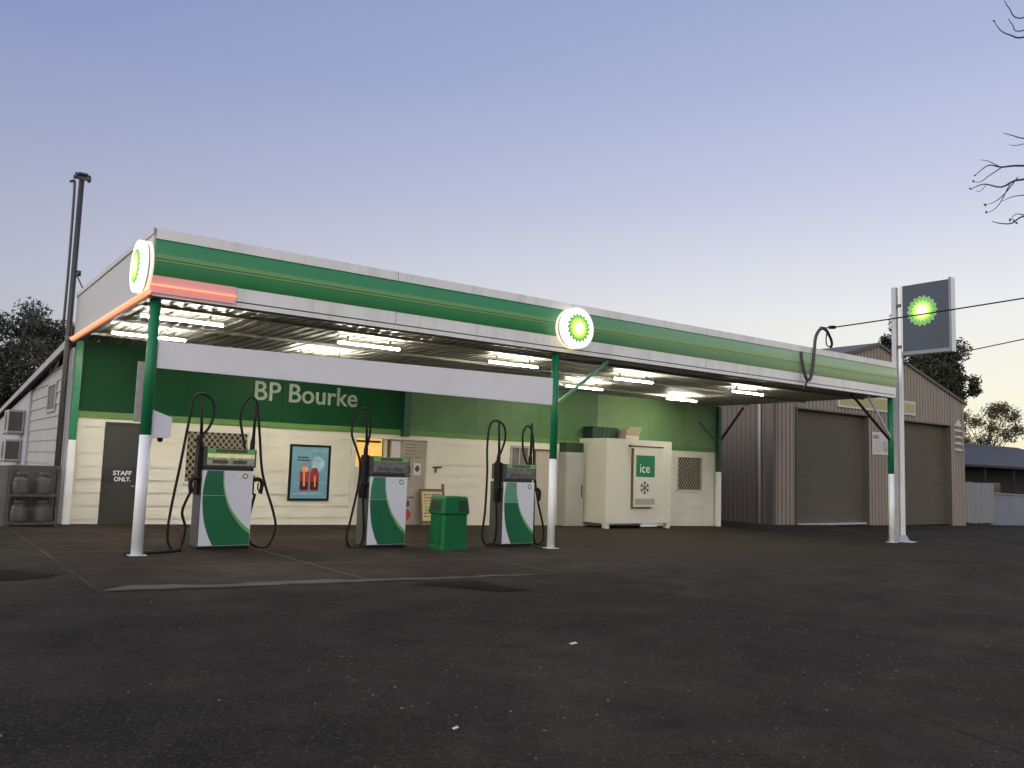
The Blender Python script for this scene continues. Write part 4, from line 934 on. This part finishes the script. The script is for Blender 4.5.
# ------------------------------------------------------------------ tall service mast at the corner
sm = thing('service_mast', 'tall dark steel service mast with a thin conduit rising beside the building corner', 'pole', (-0.09, 7.35, 0))
MB().tube([(-0.115, 7.35, 0), (-0.115, 7.35, 8.05)], [0.068, 0.06], 12).build('pole', DARKMETAL, sm)
MB().tube(spline([(-0.24, 7.33, 4.3), (-0.235, 7.33, 6.0), (-0.255, 7.33, 7.72), (-0.30, 7.33, 7.86), (-0.36, 7.33, 7.84)], 4), 0.03, 8).build('conduit', DARKMETAL, sm)
b = MB(); b.box(-0.30, 0.05, 7.28, 7.32, 7.93, 8.0); b.box(-0.2, 0.0, 7.25, 7.45, 8.05, 8.09); b.lathe((0.03, 7.3, 0), [(0.035, 7.9), (0.05, 7.96), (0.035, 8.06)], 8); b.lathe((-0.24, 7.3, 0), [(0.03, 7.95), (0.045, 8.0), (0.03, 8.08)], 8); b.build('crossarm', DARKMETAL, sm)
MB().bar((-0.08, 7.3, 5.72), (0.16, 7.2, 5.20), 0.03, 0.03).build('stay', DARKMETAL, sm)
b = MB(); b.lathe((-0.02, 7.3, 0), [(0.05, 5.66), (0.05, 5.78)], 8); b.build('clamp', DARKMETAL, sm)

# ------------------------------------------------------------------ pole sign
ps = thing('pole_sign', 'tall pole sign with a dark grey board and a glowing green and yellow sunburst', 'sign', (22.7, 0.45, g(22.7)))
pz = g(22.7)
MB().box(22.72, 22.87, 0.42, 0.57, pz + 0.02, 7.82).build('pole', GREYPOLE, ps, bevel=0.015)
MB().box(22.76, 22.86, 0.27, 0.37, pz + 0.02, 7.86).build('front_pole', M('bright_white_paint', (0.82, 0.82, 0.80), 0.4, 0.05, 1.5, stain=(0.55, 0.52, 0.48), stain_amt=0.3), ps, bevel=0.015)
b = MB(); b.lathe((22.81, 0.34, 0), [(0.36, pz), (0.34, pz + 0.03), (0.22, pz + 0.06), (0.13, pz + 0.22)], 4); b.box(22.56, 23.25, 0.1, 0.7, pz, pz + 0.02); b.build('base_flange', GREYPOLE, ps, bevel=0.01)
bd = MB().box(22.60, 22.86, -1.42, 0.16, 5.545, 7.84).build('sign_box', WHITE, ps, bevel=0.012)
MB().box(22.585, 22.599, -1.36, 0.12, 5.66, 7.78).build('sign_face', SIGNGREY, bd)
b = MB(); b.box(22.578, 22.602, -1.42, 0.16, 5.545, 5.655); b.box(22.578, 22.602, -1.42, -1.362, 5.655, 7.84); b.build('face_frame', M('sign_frame_grey', (0.17, 0.18, 0.21), 0.4, 0.06), bd)
emblem((22.585, -0.52, 6.90), (0, -1, 0), (0, 0, 1), (-1, 0, 0), 0.50, bd, H, lay=[(0.86, 1.0, 0, 0), (0.58, 0.80, 1, 0.5), (0.50, 0.68, 2, 0), (0.40, 0.57, 3, 0.5), (0.30, 0.45, 4, 0), (0.20, 0.31, 5, 0.5)])
for zz in (7.2, 5.85): MB().box(22.75, 22.89, 0.161, 0.43, zz - 0.05, zz + 0.05).build('bracket', DARKMETAL, ps)

# ------------------------------------------------------------------ corrugated shed
SX0, SX1, SY, SYB, SE, SP = 26.42, 42.4, 8.0, 24.0, 5.85, 8.0
SXM = (SX0 + SX1) / 2
sh = thing('steel_shed', 'brown ribbed steel shed with a gable and two roller doors next to the pole sign', 'shed', (SXM, SY, g(SXM)))
ztop = lambda x: SE + (SP - SE) * (1 - abs(x - SXM) / (SXM - SX0))
D1 = (28.0, 33.5, -2, 4.58); D2 = (35.55, 41.1, -2, 4.55)
b = MB(); ribbed(b, SX0, SX1, -0.9, ztop, [D1, D2], lambda a, o, z: V((a, SY - o, z)), 0.27, 0.085); b.build('front_wall', SHED, sh)
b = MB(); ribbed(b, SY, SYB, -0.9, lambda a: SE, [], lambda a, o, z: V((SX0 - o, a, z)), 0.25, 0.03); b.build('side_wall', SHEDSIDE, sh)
b = MB(); ribbed(b, SY, SYB, -0.9, lambda a: SE, [], lambda a, o, z: V((SX1 + o, a, z)), 0.4, 0.03); b.face([(SX0, SYB, -0.9), (SX1, SYB, -0.9), (SX1, SYB, SE), (SXM, SYB, SP), (SX0, SYB, SE)]); b.build('rear_wall', SHED, sh)
b = MB()
for s, e, zs, ze in ((SX0 - 0.15, SXM, SE - 0.04, SP + 0.04), (SXM, SX1 + 0.15, SP + 0.04, SE - 0.04)):
    b.prism([(s, SY - 0.14, zs), (e, SY - 0.14, ze), (e, SY - 0.14, ze + 0.06), (s, SY - 0.14, zs + 0.06)], (0, SYB - SY + 0.2, 0))
b.build('roof', SHEDTRIM, sh)
b = MB()
for s, e, zs, ze in ((SX0 - 0.18, SXM, SE - 0.16, SP - 0.06), (SXM, SX1 + 0.18, SP - 0.06, SE - 0.16)):
    b.prism([(s, SY - 0.17, zs), (e, SY - 0.17, ze), (e, SY - 0.17, ze + 0.13), (s, SY - 0.17, zs + 0.13)], (0, 0.027, 0))
b.build('barge', SHEDTRIM, sh)
b = MB(); b.box(SX0 - 0.04, SX0 + 0.16, SY - 0.105, SY - 0.09, -0.7, 5.7); b.box(SX0 - 0.052, SX0 - 0.042, SY - 0.105, SY + 0.12, -0.7, 5.7); b.build('corner_flashing', SHEDTRIM, sh)
MB().box(SX1 - 0.14, SX1 + 0.04, SY - 0.105, SY - 0.09, -0.8, 5.75).build('corner_flashing', SHED, sh)
MB().tube([(SX0 - 0.09, SY + 0.55, -0.4), (SX0 - 0.09, SY + 0.55, 5.8)], 0.055, 10).build('downpipe', M('downpipe_grey', (0.36, 0.34, 0.33), 0.5, 0.06), sh)
def roller(d, dep, nm):
    b = MB(); z = g((d[0] + d[1]) / 2); p = 0.095; zz = z; n = 0
    while zz < d[3] - 0.15:
        z2 = min(zz + p, d[3])
        for f0, f1, o0, o1 in ((0, .18, 0, 1), (.18, .62, 1, 1.25), (.62, .8, 1.25, 0), (.8, 1, 0, 0)):
            b.face([(d[0], SY + dep - 0.035 * o0, zz + f0 * p), (d[1], SY + dep - 0.035 * o0, zz + f0 * p), (d[1], SY + dep - 0.035 * o1, zz + f1 * p), (d[0], SY + dep - 0.035 * o1, zz + f1 * p)])
        zz += p
    r = b.build('roller_door', ROLLER, sh)
    b = MB(); b.box(d[0] + 0.001, d[0] + 0.06, SY - 0.09, SY + dep, z, d[3]); b.box(d[1] - 0.02, d[1] + 0.0, SY - 0.088, SY + dep, z, d[3]); b.box(d[0] + .06, d[1] - .02, SY - 0.087, SY + dep, d[3] - 0.06, d[3] - 0.001); b.box(d[0], d[1], SY + dep + .001, SY + dep + .05, d[3] - .25, d[3] - .06)
    b.build('door_frame', SHEDTRIM, r)
    return r
r1 = roller(D1, 0.30, 'a'); tag(r1, label='roller door nearer the station, pale strip along its foot')
z1_ = g(30.7)
MB().box(28.06, 33.4, SY - 0.02, SY + 0.24, z1_ + 0.001, z1_ + 0.085).build('threshold', M('pale_threshold', (0.45, 0.42, 0.37), 0.7, 0.1), r1)
r2 = roller(D2, 0.34, 'b'); tag(r2, label='roller door behind the pole sign')
MB().bar((40.2, SY + 0.30, 1.5), (40.75, SY + 0.30, 1.5), 0.03, 0.04).build('handle', DARKMETAL, r2)
sb = thing('wall_sign', 'long faded yellow sign board with a white border above the roller doors', 'sign', (34.3, SY - 0.06 - 0.06, 4.8))
MB().box(31.0, 37.55, SY - 0.06 - 0.085, SY - 0.06 - 0.04, 4.80, 5.48).build('border', PAPER, sb)
MB().box(31.1, 37.45, SY - 0.06 - 0.092, SY - 0.06 - 0.086, 4.90, 5.38).build('panel', YELLOWSIGN, sb)
nb = thing('notice_board', 'white notice sheet with faint print between the two roller doors', 'sign', (34.45, SY - 0.06 - 0.05, 2.78))
MB().box(33.75, 35.15, SY - 0.06 - 0.055, SY - 0.06 - 0.038, 2.76, 3.82).build('sheet', PAPER, nb)
MB().box(33.82, 34.3, SY - 0.06 - 0.06, SY - 0.06 - 0.056, 3.50, 3.68).build('red_heading', M('faded_red_print', (0.40, 0.22, 0.20), 0.6, 0.2, 6), nb)
b = MB()
for k in range(6): b.box(33.9, 33.9 + random.uniform(.5, .95), SY - 0.06 - 0.059, SY - 0.06 - 0.056, 3.36 - k * .09, 3.385 - k * .09)
b.build('printed_lines', M('faded_print', (0.40, 0.37, 0.36), 0.6, 0.2, 6), nb)
b = MB(); blob(b, 34.85, 3.15, 0.22, 0.30, SY - 0.06 - 0.061, 0.003, 14, .2); b.build('picture', M('faded_picture', (0.42, 0.40, 0.38), 0.6, 0.25, 6), nb)
vt = thing('wall_vent', 'stack of five white louvre blades on the shed end beside the fence', 'vent', (41.75, SY - 0.06 - 0.06, 3.15))
for k in range(5):
    z0 = 3.18 + k * 0.33
    b = MB()
    if k < 4: b.obox((41.74, SY - 0.06 - 0.11, z0 + 0.10), (0.33, 0, 0), (0, 0.07, 0.05), (0, -0.004, 0.006)); b.box(41.41, 42.07, SY - 0.06 - 0.06, SY - 0.06 - 0.04, z0, z0 + 0.16)
    else: b.prism([(41.41, SY - 0.06 - 0.10, z0), (42.07, SY - 0.06 - 0.10, z0), (42.07, SY - 0.06 - 0.10, z0 + 0.06), (41.80, SY - 0.06 - 0.10, z0 + 0.36)], (0, 0.05, 0))
    b.build('blade', PAPER, vt)

# ------------------------------------------------------------------ fences and house past the shed
fe = thing('sheet_fence', 'pale weathered sheet fence panel closing the gap beside the shed', 'fence', (45.2, 8.35, g(45)))
b = MB(); x = 42.6
while x < 46.35:
    b.box(x, x + 0.235, 8.30 + random.uniform(-.01, .01), 8.33, g(x) + 0.10 + random.uniform(0, .05), 1.62 + random.uniform(-.02, .02)); x += 0.245
b.build('panel', FENCEM, fe)
b = MB(); b.box(42.6, 46.5, 8.34, 8.40, 0.2, 0.3); b.box(42.6, 46.5, 8.34, 8.40, 1.2, 1.3); b.box(44.4, 44.5, 8.34, 8.44, g(44.5), 1.6); b.build('rail', TIMBER, fe)
lw = thing('low_wall', 'low grey wall with a capping running on from the pale fence', 'wall', (55, 8.6, g(55)))
b = MB(); b.prism([(46.65, 8.5, g(46) - .2), (64, 7.2, g(64) - .2), (64, 7.2, 0.62), (46.65, 8.5, 1.02)], (0, 0.2, 0)); b.build('wall', FENCEBLUE, lw)
b = MB(); b.prism([(46.6, 8.44, 1.021), (64, 7.14, 0.621), (64, 7.14, 0.70), (46.6, 8.44, 1.10)], (0, 0.32, 0)); b.build('capping', FENCEM, lw)
ho = thing('house', 'low house with a plain blue grey roof and a dark shaded verandah beyond the fence', 'house', (72, 22, g(72)))
b = MB(); b.prism([(58, 18.0, 2.95), (92, 18.0, 2.95), (92, 26.5, 5.35), (58, 26.5, 5.35)], (0, 0, 0.10)); b.prism([(58, 26.5, 5.35), (92, 26.5, 5.35), (92, 34, 3.0), (58, 34, 3.0)], (0, 0, 0.10)); b.build('roof', ROOFBLUE, ho)
MB().box(58, 92, 17.86, 17.99, 2.86, 3.04).build('gutter', HOUSEDARK, ho)
b = MB(); b.box(58.5, 91.5, 21, 33.5, g(70) - .5, 3.7); b.build('wall', HOUSEDARK, ho)
for x in (62, 67, 72, 77, 82): MB().box(x - .07, x + .07, 18.2, 18.34, g(x) - .1, 2.94).build('verandah_post', HOUSEDARK, ho)
for x in (65, 70, 75): MB().box(x - .6, x + .6, 20.95, 20.998, 0.3, 1.7).build('window', GLASSDARK, ho)

# ------------------------------------------------------------------ gooseneck conduit and overhead wires
gn = thing('service_conduit', 'grey S shaped gooseneck conduit strapped to the canopy fascia with a dangling cable end', 'conduit', (17.2, -0.15, 4.2))
CONDUIT = M('conduit_grey', (0.05, 0.053, 0.055), 0.6, 0.12, 5)
MB().tube(spline([(16.82, -0.17, 5.02), (16.90, -0.17, 4.66), (17.02, -0.17, 4.36), (17.14, -0.17, 4.26), (17.28, -0.17, 4.36), (17.38, -0.17, 4.72), (17.44, -0.17, 5.15), (17.52, -0.17, 5.52), (17.74, -0.17, 5.76), (17.98, -0.17, 5.77), (18.14, -0.17, 5.64)], 6), 0.044, 10).build('pipe', CONDUIT, gn)
MB().tube(spline([(18.12, -0.17, 5.66), (18.24, -0.17, 5.52), (18.28, -0.17, 5.38), (18.22, -0.17, 5.29)], 5), 0.036, 8).build('cable_end', BLACK, gn)
MB().tube(spline([(18.06, -0.17, 5.74), (18.0, -0.17, 5.5), (18.04, -0.17, 5.33), (18.2, -0.17, 5.30)], 5), 0.018, 6).build('cable_end', BLACK, gn)
b = MB(); b.tube([(17.15, -0.15, 4.26), (17.16, -0.03, 4.0)], 0.03, 8); b.box(17.75, 17.95, -0.21, -0.13, 5.80, 5.83); b.tube([(17.95, -0.17, 5.81), (18.2, -0.2, 5.87)], 0.02, 6); b.build('strap', DARKMETAL, gn)
MB().obox((18.26, -0.2, 5.87), (0.10, 0, 0.01), (0, 0.05, 0), (0, 0, 0.045)).build('wire_clamp', BLACK, gn)
def wire(a, c, sag, r, lb):
    a, c = V(a), V(c); P = [a.lerp(c, t / 24) - V((0, 0, sag * 4 * (t / 24) * (1 - t / 24))) for t in range(25)]
    o = MB().tube(P, r, 6).build('overhead_wire', BLACK, origin=a); tag(o, lb, 'wire', 'overhead wires')
wire((18.34, -0.22, 5.88), (20.83, -7.06, 6.61), 0.03, 0.018, 'overhead wire from the gooseneck conduit crossing in front of the pole sign')
wire((22.88, 0.30, 5.32), (25.9, -6.4, 6.83), 0.05, 0.016, 'lower overhead wire leaving from behind the pole sign')

# ------------------------------------------------------------------ trees
def leaves(b, clusters, n, size, rd, nm=3, squash=0.8):
    tot = sum(c[3] ** 2 for c in clusters)
    for cx, cy, cz, r in clusters:
        tone = rd.choice([0, 0, 1, 1, 2])
        for _ in range(int(n * r * r / tot)):
            d = V((rd.gauss(0, .52), rd.gauss(0, .52), rd.gauss(0, .52)))
            if d.length > 1.25: d *= 1.25 / d.length
            d = d * r
            p = V((cx + d.x, cy + d.y, cz + d.z * squash))
            u = V((rd.gauss(0, 1), rd.gauss(0, 1), rd.gauss(0, 1) - 0.5)).normalized(); w = u.orthogonal().normalized()
            w = (w * math.cos(rd.random() * 6.28) + u.cross(w) * math.sin(rd.random() * 6.28)).normalized()
            s = size * rd.uniform(0.6, 1.5)
            mi = tone if rd.random() < 0.7 else rd.randrange(nm)
            b.face([p - u * s, p + w * s * 0.33, p + u * s, p - w * s * 0.33], mi)
def tree(name, label, base, limbs, clusters, n, size, mats, seed, group=None, tr=0.35):
    rd = random.Random(seed); T = thing(name, label, 'tree', base, group)
    b = MB(); bx = V(base)
    top = max(clusters, key=lambda c: c[2]); hub = V((bx.x, bx.y, bx.z + (top[2] - bx.z) * 0.42))
    b.tube(spline([bx, bx.lerp(hub, .5) + V((rd.uniform(-.2, .2), 0, 0)), hub], 5), [tr * (1 - 0.4 * k / 10) for k in range(11)], 8)
    for c in clusters[::limbs]:
        e = V(c[:3]); m = hub.lerp(e, .55) + V((rd.uniform(-.4, .4), rd.uniform(-.4, .4), rd.uniform(0.0, .7)))
        P = spline([hub - V((0, 0, .2)), m, e], 5); b.tube(P, [tr * .55 * (1 - .85 * k / (len(P) - 1)) for k in range(len(P))], 6)
    b.build('trunk', BARK, T)
    b = MB(); leaves(b, clusters, n, size, rd); b.build('crown', mats, T)
rd = random.Random(11)
# the gum behind the station: px 0..75, clumps with gaps
cl = []
for _ in range(110):
    x = rd.uniform(-4.0, 6.0); zt = 9.0 - 0.05 * (x - 2.6) ** 2
    cl.append((x, 38 + rd.uniform(-2.5, 2.5), 3.5 + (zt - 3.5) * rd.random() ** 0.75, rd.uniform(0.5, 1.0)))
tree('gum_tree', 'grey green gum tree with an open clumpy crown rising behind the station', (0.8, 38, 0), 4, cl, 36000, 0.12, LEAF, 21)
rd = random.Random(5); cl = []
def dcl(n, x0, x1, z0, z1, y0, r0, r1):
    for _ in range(n): cl.append((rd.uniform(x0, x1), y0 + rd.uniform(-2, 2), rd.uniform(z0, z1), rd.uniform(r0, r1)))
DX, DY = 75.3, 27.0
for dx, zc, rr in ((-6.0, 12.0, 0.8), (-4.9, 12.5, 0.9), (-3.8, 12.9, 1.0), (-2.6, 15.2, 0.9), (-2.3, 13.6, 1.2), (-1.2, 17.0, 1.5), (-0.6, 15.3, 2.0), (0.6, 13.6, 2.0), (0.2, 11.6, 2.2), (1.7, 12.2, 1.5), (2.2, 10.4, 1.2), (1.9, 9.0, 1.4), (2.9, 11.3, 0.8), (3.2, 10.6, .7), (0.6, 9.6, 2.0), (-2.0, 12.0, 1.8), (-4, 10.5, 1.6)):
    for _ in range(4): cl.append((DX + dx + rd.uniform(-.6, .6), DY - dx * 0.75 + rd.uniform(-1.2, 1.2), zc + rd.uniform(-.7, .6), rr * rd.uniform(.45, .8)))
tree('dark_tree', 'dense dark tree standing behind the shed and the pole sign', (DX - 1, DY, g(75)), 5, cl, 34000, 0.19, LEAFD, 22, tr=0.6)
rd = random.Random(8); cl = []
for dx, zc, rr in ((-4.5, 10.2, 1.2), (-3.0, 9.3, 1.1), (-3.8, 8.0, 1.0), (-1.2, 8.6, 0.8), (0.2, 8.2, 0.9), (0.8, 9.8, 1.1), (2.4, 9.3, 1.0), (3.0, 8.0, 0.9), (2.0, 7.0, 0.9), (-0.6, 6.4, 1.0), (-3.0, 6.4, 1.1), (1.4, 10.4, .7)):
    for _ in range(2): cl.append((97.0 + dx * 0.62 + rd.uniform(-.5, .5), 31.5 - dx * 0.72 + rd.uniform(-.5, .5), zc + rd.uniform(-.4, .4), rr * rd.uniform(.6, 1.2)))
tree('small_gum_tree', 'sparse sunlit gum tree showing above the blue grey house roof', (96.5, 31.8, g(75)), 1, cl, 7000, 0.15, LEAFF, 23, tr=0.10)

# bare tree at the kerb, its twigs reaching into view
bt = thing('bare_tree', 'leafless tree with thin forked twigs reaching over the forecourt', 'tree', (7.55, -11.35, g(7.5)))
TB = V((7.55, -11.35, g(7.5)))
b = MB(); b.tube(spline([TB, TB + V((0.05, 0.05, 1.4)), TB + V((-0.05, 0.02, 2.8)), TB + V((0.05, 0.1, 4.0)), TB + V((0.0, 0.15, 5.6)), TB + V((0.1, 0.1, 7.4))], 5), [0.15 * (1 - 0.8 * k / 25) for k in range(26)], 10)
b.build('trunk', TWIG, bt)
b = MB()
def br(pts, r0, r1=0.004):
    P = spline(pts, 4); r0 *= 0.52; r1 *= 0.9; b.tube(P, [r0 + (r1 - r0) * k / (len(P) - 1) for k in range(len(P))], 6)
H0 = TB + V((0.03, 0.1, 4.3))
br([H0, (7.30, -10.7, 5.00), (7.05, -10.0, 5.19), (6.97, -9.80, 5.21), (6.91, -9.68, 5.25), (6.86, -9.55, 5.15)], 0.035)
br([H0, (7.25, -10.6, 4.85), (7.05, -10.0, 5.03), (6.96, -9.80, 4.97), (6.89, -9.64, 5.03), (6.83, -9.51, 4.99)], 0.035)
br([(6.96, -9.80, 5.20), (6.91, -9.68, 5.12), (6.87, -9.6, 5.06), (6.84, -9.54, 5.08)], 0.012, 0.003)
br([(6.95, -9.78, 5.22), (6.93, -9.71, 5.28), (6.90, -9.66, 5.31), (6.87, -9.60, 5.33)], 0.010, 0.003)
br([(7.02, -9.95, 5.06), (6.97, -9.82, 4.88), (6.93, -9.72, 4.80), (6.89, -9.64, 4.78)], 0.014, 0.003)
br([(6.99, -9.88, 5.0), (6.95, -9.78, 4.78), (6.92, -9.70, 4.70), (6.89, -9.65, 4.69)], 0.011, 0.003)
br([(6.90, -9.66, 5.02), (6.87, -9.6, 4.95), (6.85, -9.56, 4.96)], 0.007, 0.003)
br([H0, (7.20, -10.5, 4.55), (7.05, -10.02, 4.60), (7.00, -9.88, 4.53), (6.95, -9.76, 4.55), (6.92, -9.70, 4.58)], 0.025)
br([(7.05, -10.02, 4.60), (7.01, -9.92, 4.63), (6.99, -9.86, 4.55)], 0.012, 0.003)
br([(7.06, -10.05, 4.84), (7.0, -9.9, 4.84), (6.96, -9.80, 4.80)], 0.012, 0.003)
br([H0 + V((0, 0, .5)), (7.25, -10.6, 5.35), (7.07, -10.05, 5.50), (7.01, -9.92, 5.56), (6.97, -9.83, 5.61)], 0.022)
br([(7.10, -10.15, 5.47), (7.03, -9.96, 5.44), (6.99, -9.88, 5.46)], 0.010, 0.003)
H1 = TB + V((0.05, 0.12, 6.4))
br([H1, (7.25, -10.6, 6.75), (7.07, -10.06, 6.72), (7.01, -9.93, 6.77), (6.97, -9.83, 6.86), (6.94, -9.77, 6.99)], 0.028)
br([H1 + V((0, 0, .1)), (7.2, -10.5, 6.85), (7.05, -10.02, 6.80), (7.02, -9.94, 6.90), (7.01, -9.90, 6.99)], 0.018)
br([H1 + V((0, 0, .3)), (7.2, -10.5, 7.0), (7.06, -10.02, 6.96), (7.01, -9.91, 7.12), (6.99, -9.87, 7.22)], 0.022)
rd = random.Random(3)
for k in range(16):                                # the rest of the crown, outside the frame
    h = rd.uniform(3.2, 7.2); a = rd.uniform(-1.2, 2.6); s = TB + V((0.03, 0.1, h)); d = V((math.cos(a), -math.sin(a) * 0.9 - 0.2, rd.uniform(.3, 1.0)))
    L_ = rd.uniform(0.8, 1.7); e = s + d * L_; br([s, s + d * L_ * .5 + V((0, 0, rd.uniform(-.1, .2))), e], 0.03)
    for _ in range(3):
        t = rd.uniform(.4, .9); q = s + d * L_ * t; e2 = q + (d + V((rd.uniform(-.6, .6), rd.uniform(-.6, .3), rd.uniform(-.4, .6)))) * 0.45; br([q, q.lerp(e2, .5) + V((0, 0, .05)), e2], 0.012)
for p in ((6.86, -9.55, 5.15), (6.83, -9.51, 4.99), (6.84, -9.54, 5.08), (6.89, -9.65, 4.69), (6.89, -9.64, 4.78), (6.99, -9.87, 4.57), (7.0, -9.9, 4.56), (7.01, -9.93, 4.53), (6.94, -9.77, 6.99)):
    for _ in range(3): b.obox(V(p) + V((rd.uniform(-.008, .008), rd.uniform(-.008, .008), rd.uniform(-.01, .01))), (0.007, 0, .003), (0, 0.005, 0.002), (0, .002, 0.008))
b.build('branch', TWIG, bt)

# water tank on a stand far behind the gum
wt = thing('water_tank', 'small pale tank on a stand just above the gum tree', 'tank', (0.6, 60, 0))
MB().lathe((0.62, 60, 0), [(0.5, 11.9), (0.55, 12.0), (0.55, 12.8), (0.3, 13.0)], 16).build('tank', GREYPOLE, wt)
b = MB()
for sx_, sy_ in ((-.45, -.45), (.45, -.45), (.45, .45), (-.45, .45)): b.bar((0.62 + sx_ * 1.4, 60 + sy_ * 1.4, 0), (0.62 + sx_, 60 + sy_, 11.9), 0.12, 0.12)
b.build('stand', DARKMETAL, wt)

# scraps on the ground
for x, y, s, lb in ((2.05, -8.15, 0.04, 'small white scrap of paper lying on the dark asphalt in front of the pumps'), (-0.30, -9.85, 0.02, 'tiny pale scrap lying on the asphalt closest to the camera')):
    b = MB(); z = g(x) + 0.006
    b.face([(x - s, y - s * .5, z), (x + s * .9, y - s * .6, z + .006), (x + s, y + s * .5, z + 0.012), (x - s * .8, y + s * .6, z + .004)])
    tag(b.build('paper_scrap', PAPER, origin=(x, y, g(x))), lb, 'litter')

rd = random.Random(77); b = MB()
for _ in range(420):
    if rd.random() < 0.55: x, y = rd.uniform(-1.5, 6.5), rd.uniform(-12.2, -7.5)
    else: x, y = rd.uniform(-3, 22), rd.uniform(-9, -3.9)
    r = rd.uniform(0.004, 0.013); z = g(x)
    P = [b.bm.verts.new((x + r * math.cos(a) * rd.uniform(.6, 1.3), y + r * math.sin(a) * rd.uniform(.6, 1.3), z)) for a in (0, 1.3, 2.6, 3.9, 5.1)]
    t = b.bm.verts.new((x, y, z + r * rd.uniform(.5, 1.0)))
    for k in range(5): b.bm.faces.new([P[k], P[(k + 1) % 5], t])
tag(b.build('loose_gravel', M('gravel', (0.13, 0.115, 0.09), 0.85, 0.5, 30)), kind='stuff')
